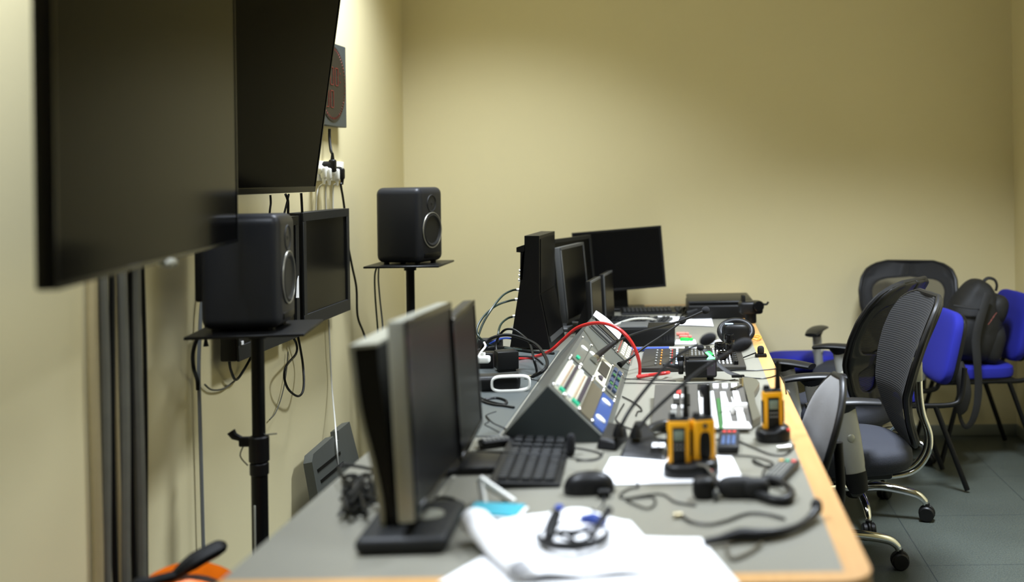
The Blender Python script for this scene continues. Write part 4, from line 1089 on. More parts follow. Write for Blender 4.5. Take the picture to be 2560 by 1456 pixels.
# ------------------------------------------------------------------ audio mixer / key panel
mx = thing('mixer_panel', 'flat dark panel with many small keys behind the camcorder', 'mixer', (0.02, 4.28, DZ))
MB().box((0, 0, 0.008), (0.385, 0.45, 0.016), 0.003).build('case', 'mixer_dark', mx)
def mk(name, m, xs, ny, sx, sy, h=0.006, label=None, y0=-0.19, y1=0.19):
    b = MB()
    for x in xs:
        for j in range(ny):
            y = y0+(y1-y0)*(j+0.5)/ny
            b.box((x, y, 0.016+h/2), (sx, sy, h), 0.001, 1)
    b.build(name, m, mx, label)
mk('white_keys', 'button_grey', (-0.138, -0.085), 6, 0.007, 0.018)
mk('orange_keys', 'button_orange', (-0.120,), 6, 0.006, 0.013, label='column of orange keys')
mk('red_keys', 'button_red', (-0.079,), 6, 0.005, 0.012)
mk('blue_keys', 'pale_blue', (-0.06,), 7, 0.009, 0.032)
mk('black_faders', 'plastic_black', (-0.022, 0.062, 0.158), 8, 0.016, 0.04, 0.014)
mk('grey_keys', 'button_grey', (-0.002, 0.012, 0.026, 0.040), 9, 0.007, 0.018)
mk('pale_keys', 'button_white', (0.082, 0.097, 0.112, 0.127, 0.140), 9, 0.007, 0.014)

# camcorder with strap and green tape
c = on(1740, 955)
cm = thing('camcorder', 'black camcorder lying on the desk between mixer and lit switcher', 'camcorder', (c.x, c.y+0.04, DZ), 0.03)
MB().box((0.018, 0, 0.042), (0.108, 0.075, 0.062), 0.008, 3).build('body', 'plastic_black', cm)
b = MB(); b.box((0.018, 0.02, 0.074), (0.10, 0.03, 0.010), 0.004); b.box((-0.03, 0.0, 0.076), (0.012, 0.05, 0.012), 0.004); b.build('handle', 'plastic_satin', cm)
b = MB(); b.cyl((-0.052, 0, 0.045), 0.026, 0.018, (1, 0, 0), 24, b=0.003); b.cyl((-0.052, 0.0, 0.074), 0.013, 0.022, b=0.003); b.build('lens_ring', 'plastic_black', cm)
MB().box((0.052, -0.038, 0.042), (0.030, 0.003, 0.045), 0.002).build('side_screen', 'jack_dark', cm)
b = MB(); b.cyl((-0.03, 0.0, 0.006), 0.012, 0.012); b.cyl((0.05, 0, 0.006), 0.012, 0.012); build_each(b, 'foot', 'plastic_black', cm)
MB().tube([(-0.06, 0.0, 0.045), (-0.085, 0.0, 0.05), (-0.115, 0.0, 0.054)], [0.009, 0.008, 0.006], 10).build('cable_boot', 'plastic_dark', cm)
st = thing('webbing_strap', 'black webbing strap marked with bright green tape', 'strap', tuple(on(1800, 935)))
o = Vector(st.location)
def S(px, py, Y): return at(px, py, Y)-o
b = MB(); b.tube([S(1762, 875, 3.95), S(1778, 892, 3.93), S(1795, 910, 3.9), S(1820, 930, 3.88), S(1848, 941, 3.88)], 0.013, 8, flat=0.25, sm=5, up=(0, 0, 1)); b.build('webbing', 'bag_black', st)
b = MB(); b.tube([S(1769, 881, 3.925), S(1779, 890, 3.915)], 0.016, 8, flat=0.3, up=(0, 0, 1))
b.prism([S(1767, 901, 3.87), S(1776, 890, 3.89), S(1788, 899, 3.88), S(1781, 915, 3.86)], (0.0, 0.004, 0.004)); b.build('green_tape', 'tape_green', st, 'bright green tape flags')
b = MB(); b.box(tuple(S(1845, 941, 3.86)), (0.045, 0.012, 0.010), 0.003); b.build('buckle', 'plastic_black', st)
bmk = thing('boom_microphone', 'short boom with black foam ball rising behind the camcorder', 'microphone', (0.075, 4.03, DZ))
fb = at(1751, 870, 4.0)-Vector((0.075, 4.03, DZ))
MB().cyl((0, 0, 0.004), 0.016, 0.008).build('base', 'plastic_black', bmk)
MB().tube([(0, 0, 0.006), (0.002, 0.0, 0.05), fb], 0.003, sm=4).build('stem', 'metal_black', bmk)
MB().sph(tuple(fb), (0.013, 0.013, 0.011)).build('foam_windshield', 'foam_black', bmk)
# lapel microphone by the edge
c = on(1902, 893)
lv = thing('lapel_microphone', 'small black foam lapel microphone at the wood edge with thin lead', 'microphone', (c.x, c.y, DZ))
MB().box((0.0, 0, 0.026), (0.026, 0.026, 0.034), 0.010, 3).build('foam_windshield', 'foam_black', lv)
MB().box((0.0, 0, 0.006), (0.045, 0.03, 0.012), 0.003).build('clip', 'plastic_black', lv)
MB().tube([(-0.02, 0, 0.016), on(1862, 900)-c+Vector((0, 0, 0.01)), on(1838, 906)-c+Vector((0, 0, 0.006)), on(1822, 910)-c+Vector((0, 0, 0.006))], 0.0025, sm=6).build('lead', 'cable_black', lv)

# lens rings stacked
for k, (x, y, rr, hh, lab) in enumerate([(1800, 882, 0.021, 0.032, 'glossy black lens ring by the green tape'), (1824, 868, 0.020, 0.045, 'tall glossy black lens barrel just below the headphones'), (1826, 893, 0.020, 0.042, 'glossy black lens barrel before the taller one'), (1808, 905, 0.022, 0.030, 'glossy black lens ring beside the camcorder strap')]):
    p = on(x, y+6)
    b = MB(); b.lathe([(rr*0.9, 0), (rr, 0.003), (rr, hh-0.003), (rr*0.92, hh), (rr*0.75, hh), (rr*0.72, hh-0.006), (0.0, hh-0.007)], (p.x, p.y, DZ+0.017), (0, 0, 1), 28)
    b.lathe([(rr*1.02, hh*0.4), (rr*1.06, hh*0.45), (rr*1.06, hh*0.6), (rr*1.02, hh*0.65)], (p.x, p.y, DZ+0.017), (0, 0, 1), 28)
    tag(b.build('lens_barrel', 'bezel_gloss', origin=(p.x, p.y, DZ+0.017)), lab, 'lens', 'glossy lens barrels')
c = on(1841, 862)
hp = thing('headphones', 'big black headphones lying by the wood edge', 'headphones', (c.x, c.y, DZ))
b = MB(); b.tube([(0.066*math.cos(a), 0.03*math.sin(a)+0.03, 0.050+0.040*math.sin(a)) for a in [2*PI*k/28 for k in range(28)]], 0.015, 10, closed=True); b.build('headband', 'plastic_satin', hp)
b = MB(); b.sph((0.0, 0.0, 0.045), (0.056, 0.034, 0.044), 0.5, 0.7); b.sph((-0.01, 0.05, 0.045), (0.05, 0.03, 0.04), 0.5, 0.7); b.build('ear_cup', 'plastic_black', hp)
MB().box((-0.03, -0.014, 0.088), (0.035, 0.012, 0.006), 0.002).build('name_plate', 'pale_blue', hp, 'pale small plate on the cup')
cable('cord', 'coiled yellow and black cord hanging at the wood edge', [on(1868, 840, DZ+0.02), on(1885, 838, DZ+0.012), on(1900, 841, DZ+0.010), on(1902, 846, DZ+0.008), on(1890, 850, DZ+0.008), on(1875, 845, DZ+0.010), on(1884, 842, DZ+0.012), on(1897, 845, DZ+0.014)], 0.003, 'cable_yellow', g, 'cord')

# black tape deck box + blue rod
c = on(1620, 868)
bx_ = thing('equipment_box', 'black equipment box with raised lid behind the console', 'equipment box', (c.x-0.006, c.y+0.11, DZ))
MB().box((0, 0, 0.037), (0.235, 0.20, 0.074), 0.006).build('case', 'plastic_black', bx_)
MB().box((-0.055, -0.01, 0.078), (0.12, 0.16, 0.010), 0.004).build('lid', 'plastic_grey', bx_)
b = MB()
for k in range(3): b.box((0.07+0.012*k, -0.101, 0.035), (0.005, 0.003, 0.02))
b.build('vents', 'metal_black', bx_)
a = on(1578, 874, DZ+0.010); b_ = on(1673, 872, DZ+0.010)
b = MB(); b.tube([a, b_], 0.0085, 10); tag(b.build('blue_rod', 'cable_blue', origin=a), 'blue rod lying in front of the black equipment box', 'rod')
for k, (x, y, m, lab) in enumerate([(1702, 835, 'pink_plastic', 'pink highlighter behind its pink twin'), (1709, 842, 'pink_plastic', 'pink highlighter beside the green one'), (1712, 849, 'tape_green', 'green highlighter beside the pink pair')]):
    p = on(x, y, DZ+0.008)
    t = thing('highlighter_pen', lab, 'highlighter', p, -0.1*k, 'highlighter pens')
    MB().box((0, 0, 0), (0.040, 0.016, 0.014), 0.005).build('barrel', m, t)
    MB().box((0.028, 0, 0), (0.016, 0.013, 0.012), 0.004).build('cap', m, t)

# equipment case at the far end
ec = thing('equipment_case', 'black soft equipment case at the far desk end', 'case', (0.165, 5.72, DZ), 0.03)
b = MB(); b.box((0, 0, 0.035), (0.33, 0.40, 0.068), 0.010, 3); b.build('body', 'plastic_black', ec)
b = MB(); b.box((0, 0.01, 0.078), (0.325, 0.37, 0.018), 0.008, 3); b.build('lid', 'plastic_satin', ec)
b = MB(); b.tube([(-0.14, -0.2, 0.04), (-0.17, -0.22, 0.04), (-0.12, -0.205, 0.05)], 0.005, sm=4); b.build('zip_pull', 'plastic_dark', ec)
vc = thing('video_camera', 'black video camera with protruding lens by the equipment case', 'camera', (0.305, 5.36, DZ+0.0), 0.1)
b = MB(); b.box((0.0, 0, 0.075), (0.11, 0.09, 0.06), 0.014, 3); b.build('body', 'plastic_satin', vc)
b = MB(); b.cyl((0.03, -0.045, 0.085), 0.026, 0.03, (0.2, -1, 0), 20, b=0.004); b.build('lens', 'bezel_gloss', vc)
b = MB(); b.box((-0.035, 0, 0.112), (0.016, 0.05, 0.045), 0.004); b.build('viewfinder', 'plastic_black', vc)
b = MB(); b.cyl((0, 0, 0.025), 0.028, 0.05, b=0.004); b.build('support', 'plastic_black', vc)
b = MB(); b.tube([(0.05, 0.0, 0.09), (0.075, -0.01, 0.088), (0.085, -0.01, 0.10)], 0.005, sm=4); b.build('strap_loop', 'cable_black', vc)
cable('white_cable', 'pale cable arching over the keyboard by the white sheets', [on(1535, 815, DZ+0.006), on(1555, 806, DZ+0.02), on(1585, 798, DZ+0.035), on(1620, 797, DZ+0.035), on(1640, 801, DZ+0.01)], 0.005, 'cable_white', None, 'cable')
cable('cord', 'dark wire tangle at the far desk end beside the equipment case', [on(1690, 790, DZ+0.008), on(1700, 776, DZ+0.03), on(1712, 768, DZ+0.02), on(1706, 782, DZ+0.015), on(1722, 790, DZ+0.008), on(1700, 796, DZ+0.006), on(1716, 776, DZ+0.02)], 0.004, 'cable_black', g, 'cord')

# ------------------------------------------------------------------ power blocks behind the console
b = MB(); b.box((-0.678, 3.83, DZ+0.0014), (0.31, 1.50, 0.0026), 0.001, 1)
tag(b.build('desk_mat', 'mat_slate', origin=(-0.678, 3.83, DZ)), 'dark grey mat under the power blocks behind the console', 'mat')
c = on(1262, 934)
ad = thing('power_adapter', 'cube shaped black power adapter standing behind the console', 'power adapter', (c.x, c.y+0.04, DZ), 0.35)
MB().box((0, 0, 0.044), (0.078, 0.078, 0.066), 0.005).build('body', 'plastic_black', ad)
MB().box((0, 0, 0.006), (0.06, 0.06, 0.012), 0.003).build('pin_base', 'plastic_dark', ad)
MB().tube([(0.03, 0.02, 0.05), (0.10, -0.01, 0.045), (0.13, -0.03, 0.02)], 0.0035, sm=6).build('lead', 'cable_black', ad)
c = on(1275, 984)
ex = thing('extension_socket', 'black extension block with white frame around its open end', 'extension socket', (c.x, c.y+0.02, DZ), 0.12)
MB().box((-0.045, 0.05, 0.026), (0.15, 0.09, 0.050), 0.014, 3).build('body', 'plastic_black', ex)
b = MB()
rr = []
for k in range(32):
    a = 2*PI*k/32
    rr.append((0.062*math.copysign(abs(math.cos(a))**0.45, math.cos(a)), -0.006, 0.028+0.024*math.copysign(abs(math.sin(a))**0.6, math.sin(a))))
b.tube(rr, 0.004, 6, closed=True, flat=1.0)
b.tube([(p[0], p[1]+0.02, p[2]) for p in rr], 0.004, 6, closed=True); b.tube([(p[0], p[1]+0.01, p[2]) for p in rr], 0.0042, 6, closed=True)
b.build('white_frame', 'plastic_white', ex, 'white oval frame')
c = on(1207, 945)
wp_ = thing('white_plug', 'chunky white plug lying on the black extension block', 'plug', (c.x, c.y, DZ+0.052))
b = MB(); b.box((0, 0, 0.013), (0.055, 0.034, 0.026), 0.008, 3); b.cyl((0.003, 0, 0.03), 0.008, 0.014); b.build('plug_body', 'plastic_white', wp_)
MB().tube([(-0.02, 0, 0.015), (-0.01, 0.03, 0.035), (0.0, 0.06, 0.05), (-0.01, 0.09, 0.06)], 0.004, sm=6).build('cord', 'cable_white', wp_)
c = on(1205, 930)
b = MB(); b.box((c.x, c.y+0.08, DZ+0.03), (0.07, 0.07, 0.06), 0.008)
tag(b.build('power_adapter', 'plastic_black', origin=(c.x, c.y+0.08, DZ)), 'rounded black power adapter behind the white plug', 'power adapter')
c = on(1225, 878)
b = MB(); b.box((c.x, c.y, DZ+0.025), (0.10, 0.06, 0.05), 0.003)
tag(b.build('junction_box', 'plastic_dark', origin=(c.x, c.y, DZ)), 'small dark junction box beside the broadcast monitor foot', 'box')
g2 = 'video cables behind the console'
def vc_(label, pts, r=0.0045, m='cable_green'): return cable('video_cable', label, pts, r, m, g2, 'cable')
vc_('dark video cable arching from the top socket of the broadcast monitor down behind the desk', [at(1297, 726, 4.68), at(1282, 726, 4.66), at(1256, 740, 4.6), at(1228, 775, 4.5), at(1205, 815, 4.45), at(1190, 862, 4.4), at(1183, 890, 4.35)])
vc_('dark video cable from the lower socket looping onto the desk', [at(1294, 750, 4.68), at(1275, 752, 4.66), at(1240, 765, 4.6), at(1208, 793, 4.5), at(1192, 825, 4.42), at(1202, 848, 4.38), on(1232, 866, DZ+0.03), on(1290, 874, DZ+0.012), on(1345, 880, DZ+0.008), on(1370, 884, DZ+0.006)])
vc_('short dark video cable from the third socket to the desk', [at(1286, 792, 4.66), at(1270, 796, 4.64), at(1252, 812, 4.58), at(1245, 840, 4.5), on(1246, 868, DZ+0.01)])
vc_('black cable hoop rising over the power adapter', [on(1199, 892, DZ+0.02), at(1205, 870, 4.2), at(1225, 848, 4.2), at(1262, 838, 4.2), at(1300, 844, 4.18), at(1340, 862, 4.12), at(1362, 890, 4.02), at(1368, 912, 3.95), at(1355, 930, 3.9), on(1330, 943, DZ+0.01)], 0.006, 'cable_black')
vc_('second black cable hoop ending beside the console', [on(1246, 900, DZ+0.02), at(1240, 860, 4.3), at(1258, 828, 4.3), at(1282, 824, 4.28), at(1305, 838, 4.24), at(1325, 860, 4.15), at(1335, 900, 4.02), on(1342, 930, DZ+0.01), on(1335, 938, DZ+0.01)], 0.0045, 'cable_black')
vc_('thin blue cable bunch beside the broadcast monitor', [on(1210, 870, DZ+0.02), at(1240, 852, 4.55), at(1262, 846, 4.6), at(1285, 848, 4.65)], 0.004, 'cable_blue')
vc_('pair of black cables lying flat in front of the broadcast monitor', [on(1190, 878, DZ+0.02), on(1230, 868, DZ+0.03), on(1280, 872, DZ+0.012), on(1330, 880, DZ+0.008), on(1385, 885, DZ+0.006)], 0.006, 'cable_black')
b = MB(); p = on(1322, 944, DZ+0.009); b.cyl(tuple(p), 0.008, 0.03, (1, -0.5, 0.2), 12)
tag(b.build('cable_connector', 'nickel', origin=p), 'bright connector at the end of the black cable hoop', 'connector')
cable('red_cable', 'red cable arching over the console and down to the camcorder', [on(1290, 896, DZ+0.012), on(1330, 894, DZ+0.010), at(1372, 880, 4.15), at(1405, 852, 4.12), at(1440, 822, 4.1), at(1480, 809, 4.05), at(1520, 811, 3.97), at(1556, 830, 3.90), at(1583, 864, 3.90), at(1598, 905, 3.93), on(1599, 936, DZ+0.010), on(1596, 942, DZ+0.008), on(1620, 939, DZ+0.009), on(1660, 934, DZ+0.02), at(1672, 932, 3.96)], 0.0062, 'cable_red', None, 'cable', sm=10)
cable('red_cable', 'short red cable end between the power adapters', [on(1200, 889, DZ+0.05), on(1220, 888, DZ+0.05), on(1240, 891, DZ+0.045)], 0.006, 'cable_red', None, 'cable')
cord('black cord coil lying below the extension block', [(1190, 985), (1200, 995), (1225, 1005), (1260, 1012), (1265, 1003), (1240, 996), (1205, 1002), (1230, 1012), (1262, 1016), (1285, 1020)], 0.0045, grp=g)
cord('thin zigzag cord at the foot of the console', [(1240, 1030), (1215, 1040), (1222, 1055), (1212, 1062), (1230, 1072), (1248, 1082)], 0.002)

# ------------------------------------------------------------------ chairs
def star_base(t, hub, rad, a0, chrome='chrome'):
    hx, hy = hub
    b = MB(); b.cyl((hx, hy, 0.115), 0.04, 0.06, b=0.008); b.cyl((hx, hy, 0.16), 0.032, 0.04); b.build('hub', 'plastic_black', t)
    for k in range(5):
        a = a0+2*PI*k/5
        d = Vector((math.cos(a), math.sin(a), 0)); H = Vector((hx, hy, 0))
        b = MB(); b.tube([H+d*0.03+Vector((0, 0, 0.125)), H+d*0.12+Vector((0, 0, 0.135)), H+d*(rad-0.05)+Vector((0, 0, 0.115)), H+d*(rad-0.008)+Vector((0, 0, 0.09)), H+d*rad+Vector((0, 0, 0.07))], [0.020, 0.019, 0.017, 0.014, 0.012], 12, sm=6)
        lg = b.build('leg', chrome, t)
        b = MB(); s = Vector((-d.y, d.x, 0)); e_ = H+d*(rad+0.004)
        for q in (-1, 1): b.cyl(tuple(e_+s*q*0.015+Vector((0, 0, 0.0325))), 0.032, 0.022, tuple(s), 20, b=0.005)
        b.cyl(tuple(e_+Vector((0, 0, 0.06))), 0.013, 0.03); b.cyl(tuple(e_+Vector((0, 0, 0.036))), 0.035, 0.012, tuple(s), 20, b=0.004)
        b.build('caster', 'plastic_black', lg)
def office_chair(label, hub, face, seat_y=0.06, arm_y=0.02, back_y=0.30, a0=0.3, sep=0.50, star=(0, 0), net='net_dense', jbar=True, bolt_sides=(-1, 1), tilt=0.0, xoff=0.0):
    t = thing('office_chair', label, 'office chair', (hub[0], hub[1], 0), facing(*face), 'black mesh office chairs')
    star_base(t, star, 0.295, a0)
    b = MB(); b.cyl((star[0], star[1], 0.27), 0.025, 0.22); b.cyl((star[0], star[1], 0.35), 0.018, 0.1); b.build('gas_lift', 'plastic_black', t)
    b = MB(); b.box((0, seat_y+0.02, 0.385), (0.2, 0.26, 0.05), 0.012); b.build('mechanism', 'plastic_black', t)
    b = MB(); b.sph((0, seat_y-0.03, 0.455), (0.255, 0.255, 0.058), 0.55, 0.62, 40, 16)
    b.v = [Vector((p.x, p.y, p.z-0.9*max(0, -(p.y-seat_y)-0.17)**1.5)) for p in b.v]
    b.build('seat', 'fabric_navy', t)
    # backrest
    zs0, zs1 = 0.475, 1.03
    def hw(z):
        q = (z-zs0)/(zs1-zs0)
        K = [(0, 0.07), (0.06, 0.115), (0.14, 0.135), (0.28, 0.165), (0.42, 0.20), (0.58, 0.226), (0.72, 0.236), (0.84, 0.230), (0.92, 0.210), (0.97, 0.175), (1.0, 0.115)]
        for (a, va), (c, vb) in zip(K, K[1:]):
            if q <= c:
                f = (q-a)/(c-a); return va+(vb-va)*f
        return K[-1][1]
    def yb(x, z):
        c = 0.25*(z-0.68)+0.35*(z-0.68)**2 if z > 0.68 else 1.0*(0.68-z)**2
        return back_y+c+tilt*(z-0.68)-0.8*x*x
    def hin(z):
        q = (z-zs0)/(zs1-zs0); w_ = hw(z)
        def hole(z0, z1, mx_, pwr):
            if z <= z0 or z >= z1: return 0
            f = (z-(z0+z1)/2)/((z1-z0)/2)
            return mx_*(1-abs(f)**pwr)**(1/pwr)
        return max(hole(0.715, 0.948, w_-0.055, 3.6), hole(0.545, 0.655, w_-0.06, 3.0))
    NZ = 56
    b = MB()
    for sgn in (-1, 1):
        vs_ = []; fs = []
        for i in range(NZ+1):
            z = zs0+(zs1-zs0)*i/NZ
            for k in range(5):
                x = sgn*(hin(z)+(hw(z)-hin(z))*k/4)
                vs_.append((x+xoff, yb(x, z)+ (0.012 if k == 4 else 0), z))
        for i in range(NZ):
            for k in range(4): fs.append([i*5+k, i*5+k+1, (i+1)*5+k+1, (i+1)*5+k])
        b.add(vs_, fs)
    o = b.build('backrest_frame', 'plastic_satin', t, ang=60)
    sm_ = o.modifiers.new('thick', 'SOLIDIFY'); sm_.thickness = 0.020; sm_.offset = 0
    b = MB(); b.tube([(s*hw(zs0+(zs1-zs0)*i/40)+xoff, yb(hw(zs0+(zs1-zs0)*i/40), zs0+(zs1-zs0)*i/40), zs0+(zs1-zs0)*i/40) for s, rg in ((-1, range(41)), (1, range(40, -1, -1))) for i in rg], 0.011, 8, closed=True)
    b.build('backrest_rim', 'plastic_satin', t)
    b = MB(); b.grid(lambda u, v: ((2*u-1)*hw(zs0+(zs1-zs0)*v)*0.97+xoff, yb((2*u-1)*hw(zs0+(zs1-zs0)*v), zs0+(zs1-zs0)*v)-0.014, zs0+(zs1-zs0)*v), 16, 40)
    b.build('backrest_mesh', net, t, ang=80)
    if jbar:
        for sx in (-0.022, 0.022):
            b = MB(); yk = yb(0, 0.60)+0.03
            b.tube([(sx+xoff, 0.02, 0.352), (sx+xoff, 0.19, 0.352), (sx+xoff, 0.275, 0.372), (sx+xoff, 0.325, 0.43), (sx+xoff, 0.335, 0.50), (sx+xoff, 0.310, 0.58), (sx+xoff, 0.300, 0.65), (sx+xoff, 0.298, 0.72)], 0.0105, 12, sm=8)
            b.build('back_support', 'chrome', t)
        MB().box((xoff, 0.285, 0.745), (0.075, 0.045, 0.085), 0.012, 3).build('support_cap', 'silver_plastic', t)
    for s in (-1, 1):
        x = s*sep/2
        b = MB(); b.tube([(x, arm_y+0.005, 0.655), (x, arm_y+0.022, 0.56), (x*0.98, arm_y+0.045, 0.43)], [0.042, 0.042, 0.038], 20, flat=0.5, up=(1, 0, 0))
        ar = b.build('armrest', 'chair_silver', t)
        b = MB(); b.tube([(x, arm_y-0.13, 0.672), (x, arm_y-0.06, 0.682), (x, arm_y+0.04, 0.684), (x, arm_y+0.13, 0.678)], [0.030, 0.038, 0.040, 0.034], 16, flat=0.36, sm=4, up=(0, 0, 1))
        b.tube([(x, arm_y+0.004, 0.645), (x, arm_y, 0.675)], [0.032, 0.055], 16, flat=0.6, up=(1, 0, 0)); b.build('arm_pad', 'plastic_satin', ar)
        b = MB(); b.tube([(x*0.98, arm_y+0.044, 0.435), (x*0.98, arm_y+0.055, 0.37), (x*0.8, arm_y+0.06, 0.345), (x*0.3, arm_y+0.06, 0.36)], [0.040, 0.034, 0.022, 0.02], 14, flat=0.55, up=(1, 0, 0)); b.build('bracket', 'plastic_black', ar)
        b = MB()
        for q in (-1, 1): b.sph((x+q*0.021, arm_y+0.023, 0.562), (0.006, 0.014, 0.014), nu=14, nv=8)
        build_each(b, 'bolt', 'silver_plastic', ar)
    return t
oc = office_chair('black mesh office chair with chrome back bar, in front of the other black chairs', (0.56, 4.12), (-0.996, -0.09), seat_y=0.02, arm_y=-0.05, back_y=0.225, a0=math.radians(87), net='net_dense', star=(0, -0.085))
oc.scale = (1.0, 0.985, 0.98)
oc = office_chair('black office chair turned away so its moulded back shell shows', (0.705, 4.77), (-0.82, 0.58), seat_y=-0.06, arm_y=-0.19, back_y=0.085, a0=math.radians(109), net='net_dense', jbar=False, tilt=0.22)
oc.scale = (1.0, 1.0, 0.985)
oc = office_chair('see-through mesh office chair facing the viewer before the back wall', (0.935, 5.76), (-0.33, -0.94), seat_y=0.0, arm_y=-0.03, back_y=0.225, a0=0.95, net='chair_net', jbar=False, sep=0.50, xoff=0.155)
oc.scale = (1.07, 1.0, 0.95)

# grey task chair by the desk edge
gt = thing('task_chair', 'grey fabric task chair with black rimmed back beside the wood edge', 'office chair', (0.325, 3.56, 0), facing(-0.985, -0.17))
b = MB(); b.cyl((0, 0, 0.26), 0.024, 0.25); b.build('gas_lift', 'plastic_black', gt)
star_base(gt, (0, 0), 0.29, math.radians(-20))
MB().sph((0, -0.16, 0.45), (0.20, 0.20, 0.035), 0.5, 0.6, 32, 12).build('seat', 'fabric_grey', gt)
b = MB()
b.box((0, 0.0, 0.395), (0.16, 0.2, 0.03), 0.008); b.build('mechanism', 'plastic_black', gt)
zt = 0.808
def gb(u, v, off=0.0):
    z = 0.40+(zt-0.40)*v
    hw_ = 0.150*(1-abs(2*v-1.0)**3.2*0.7)
    x = (2*u-1)*hw_
    return Vector((x, 0.010+(z-0.4)*0.34-0.5*x*x-off*(1-abs(2*u-1)**4)*(1-abs(2*v-1)**6), z))
b = MB(); b.grid(lambda u, v: gb(u, v, 0.024), 20, 20, (0, 0.012, 0)); b.build('backrest', 'fabric_grey', gt)
b = MB(); b.grid(lambda u, v: gb(u, v, 0.0)+Vector((0, 0.014, 0)), 20, 20, (0, 0.008, 0)); b.build('back_shell', 'plastic_satin', gt)
b = MB(); rim = [gb(0, v/24)+Vector((0, 0.012, 0)) for v in range(25)]+[gb(1, 1-v/24)+Vector((0, 0.012, 0)) for v in range(25)]
b.tube(rim, 0.012, 10, closed=True); b.build('backrest_rim', 'plastic_satin', gt)
b = MB(); b.tube([(0, 0.05, 0.385), (0, 0.12, 0.385), (0, 0.16, 0.42), (0, 0.155, 0.60)], 0.016, 10, sm=6); b.build('back_support', 'metal_black', gt)

# blue visitor chairs
def visitor_chair(label, loc, face, back=True, sy=0.0, sd=0.21):
    t = thing('visitor_chair', label, 'visitor chair', (loc[0], loc[1], 0), facing(*face), 'blue visitor chairs')
    MB().sph((0, sy, 0.455), (0.225, sd, 0.04), 0.45, 0.4, 36, 12).build('seat', 'fabric_blue', t)
    MB().box((0, sy, 0.418), (0.42, sd*1.8, 0.02), 0.008).build('seat_pan', 'plastic_black', t)
    for sx in (-1, 1):
        b = MB(); b.tube([(sx*0.20, 0.16, 0.41), (sx*0.215, 0.30, 0.012)], 0.0125, 10); b.build('leg', 'metal_black', t)
        b = MB(); b.tube([(sx*0.20, -0.08, 0.41), (sx*0.215, -0.20, 0.012)], 0.0125, 10); b.build('leg', 'metal_black', t)
    b = MB()
    b.tube([(-0.2, -0.19, 0.41), (-0.2, 0.2, 0.41)], 0.011, 8); b.tube([(0.2, -0.19, 0.41), (0.2, 0.2, 0.41)], 0.011, 8); b.tube([(-0.2, -0.19, 0.41), (0.2, -0.19, 0.41)], 0.011, 8)
    for sx in (-1, 1): b.tube([(sx*0.2, 0.1, 0.41), (sx*0.2, 0.24, 0.412), (sx*0.195, 0.285, 0.45), (sx*0.185, 0.305, 0.58)], 0.0125, 10, sm=6)
    b.build('frame', 'metal_black', t)
    if back:
        MB().sph((0, 0.25, 0), (0.225, 0.030, 0.175), 0.45, 0.4, 36, 16, M=tr(0, 0, 0.665) @ tr(0, 0.25, 0) @ rx(math.radians(-13)) @ tr(0, -0.25, 0)).build('backrest', 'fabric_blue', t)
        MB().sph((0, 0.278, 0), (0.222, 0.016, 0.172), 0.45, 0.4, 36, 16, M=tr(0, 0, 0.665) @ tr(0, 0.25, 0) @ rx(math.radians(-13)) @ tr(0, -0.25, 0)).build('back_shell', 'plastic_black', t)
    return t
vch = visitor_chair('blue visitor chair partly hidden behind the black mesh chairs', (0.95, 5.25), (-1, -0.08), sy=-0.07, sd=0.17)
vch.scale = (0.85, 1.0, 0.97)
visitor_chair('blue visitor chair in the corner carrying the black backpack', (1.425, 5.78), (-0.995, -0.10))
st_ = thing('padded_stool', 'low blue padded seat at the back wall behind the office chair arms', 'stool', (0.62, 6.04, 0))
MB().sph((0, 0, 0.45), (0.20, 0.135, 0.045), 0.45, 0.4, 32, 12).build('seat', 'fabric_blue', st_)
MB().box((0, 0, 0.40), (0.36, 0.24, 0.02), 0.006).build('seat_pan', 'plastic_black', st_)
for sx in (-1, 1):
    for sy in (-1, 1):
        MB().tube([(sx*0.16, sy*0.10, 0.40), (sx*0.17, sy*0.11, 0.012)], 0.012, 10).build('leg', 'metal_black', st_)

# backpack
bp = thing('backpack', 'black backpack slumped on the corner visitor chair with dangling straps', 'backpack', (1.38, 5.70, 0.492), 0.0)
def bpm(px, py, Y=5.7): return at(px, py, Y)-Vector(bp.location)
Mx = tr(0.02, 0, 0.0) @ ry(math.radians(14))
b = MB(); b.sph((0, 0, 0.215), (0.140, 0.16, 0.215), 0.72, 0.75, 40, 24)
nv = []
for p in b.v:
    f = 1-0.40*max(0, (p.z-0.16)/0.27)**1.5
    q = Vector((p.x*f, p.y*(1-0.2*max(0, (p.z-0.16)/0.27)), p.z))
    q += 0.014*noise.noise_vector(q*11)
    nv.append(Mx @ q)
b.v = nv
b.build('main_bag', 'bag_black', bp)
b = MB(); b.sph((0.10, -0.02, 0.13), (0.07, 0.11, 0.115), 0.7, 0.75, 28, 16, M=Mx)
b.v = [p+0.008*noise.noise_vector(p*17) for p in b.v]; b.build('front_pocket', 'bag_black', bp)
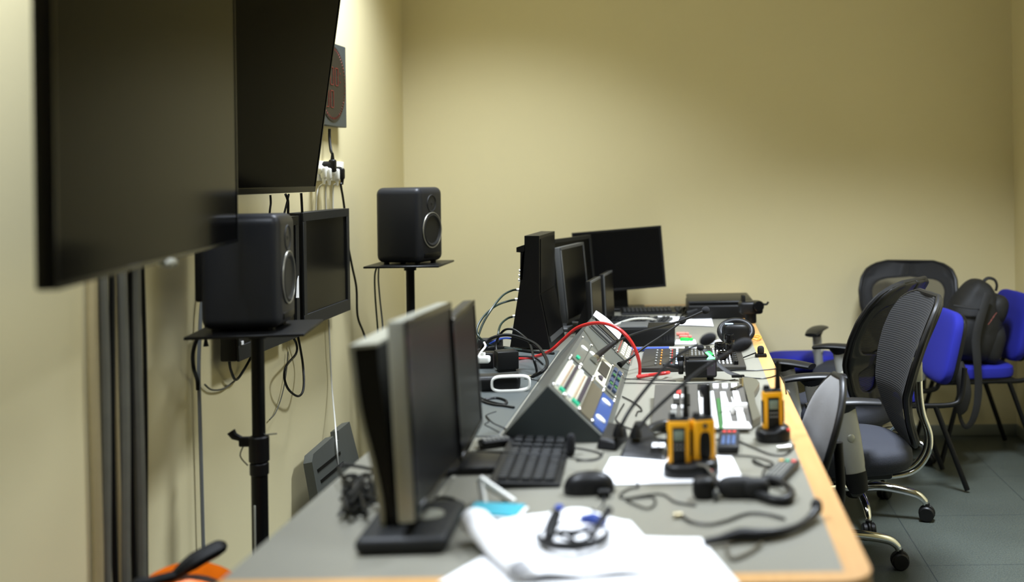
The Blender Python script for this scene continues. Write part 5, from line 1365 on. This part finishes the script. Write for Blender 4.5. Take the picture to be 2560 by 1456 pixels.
b = MB(); b.sph((0.09, -0.03, 0.30), (0.06, 0.09, 0.08), 0.8, 0.8, 28, 14, M=Mx); b.v = [p+0.006*noise.noise_vector(p*19) for p in b.v]; b.build('upper_pocket', 'bag_black', bp)
MB().tube([bpm(2456, 722), bpm(2458, 706), bpm(2470, 696), bpm(2486, 700), bpm(2492, 714), bpm(2489, 728)], 0.009, 10, sm=6, flat=0.6).build('carry_handle', 'bag_black', bp)
b = MB(); b.tube([bpm(2470, 735, 5.53), bpm(2450, 800, 5.50), bpm(2440, 850, 5.49), bpm(2443, 905, 5.48), bpm(2446, 960, 5.48), bpm(2443, 1010, 5.48), bpm(2432, 1050, 5.48), bpm(2416, 1068, 5.48), bpm(2404, 1055, 5.48), bpm(2397, 1030, 5.48)], [0.022, 0.022, 0.022, 0.02, 0.02, 0.018, 0.014, 0.010, 0.010], 10, sm=6, flat=0.25, up=(0, 1, 0)); b.build('shoulder_strap', 'bag_black', bp)
b = MB(); b.tube([bpm(2398, 905, 5.50), bpm(2406, 945, 5.48), bpm(2410, 985, 5.47), bpm(2402, 1020, 5.47), bpm(2394, 1035, 5.47)], [0.018, 0.034, 0.036, 0.034, 0.014], 12, sm=6, flat=0.3, up=(0, 1, 0)); b.build('padded_strap', 'bag_black', bp)
b = MB(); b.tube([bpm(2385, 764, 5.55), bpm(2420, 770, 5.52), bpm(2448, 772, 5.51)], 0.010, 8, sm=4, flat=0.5, up=(0, 0, 1)); b.build('compression_strap', 'bag_black', bp)
b = MB()
for k in range(3): b.tube([bpm(2470+6*k, 812-9*k, 5.52), bpm(2480+6*k, 800-9*k, 5.52)], 0.0016, 6)
b.build('zip_pull', 'dull_red', bp, 'small reddish zip marks')
b = MB(); b.prism([at(2215, 1083, 4.3), at(2240, 1062, 4.28), at(2242, 1068, 4.28), at(2218, 1087, 4.3)], (0.0, 0.003, 0.0))
tag(b.build('paper_tag', 'pale_blue', origin=at(2228, 1075, 4.3)), 'pale paper tag sticking up behind the front chair seat', 'tag')
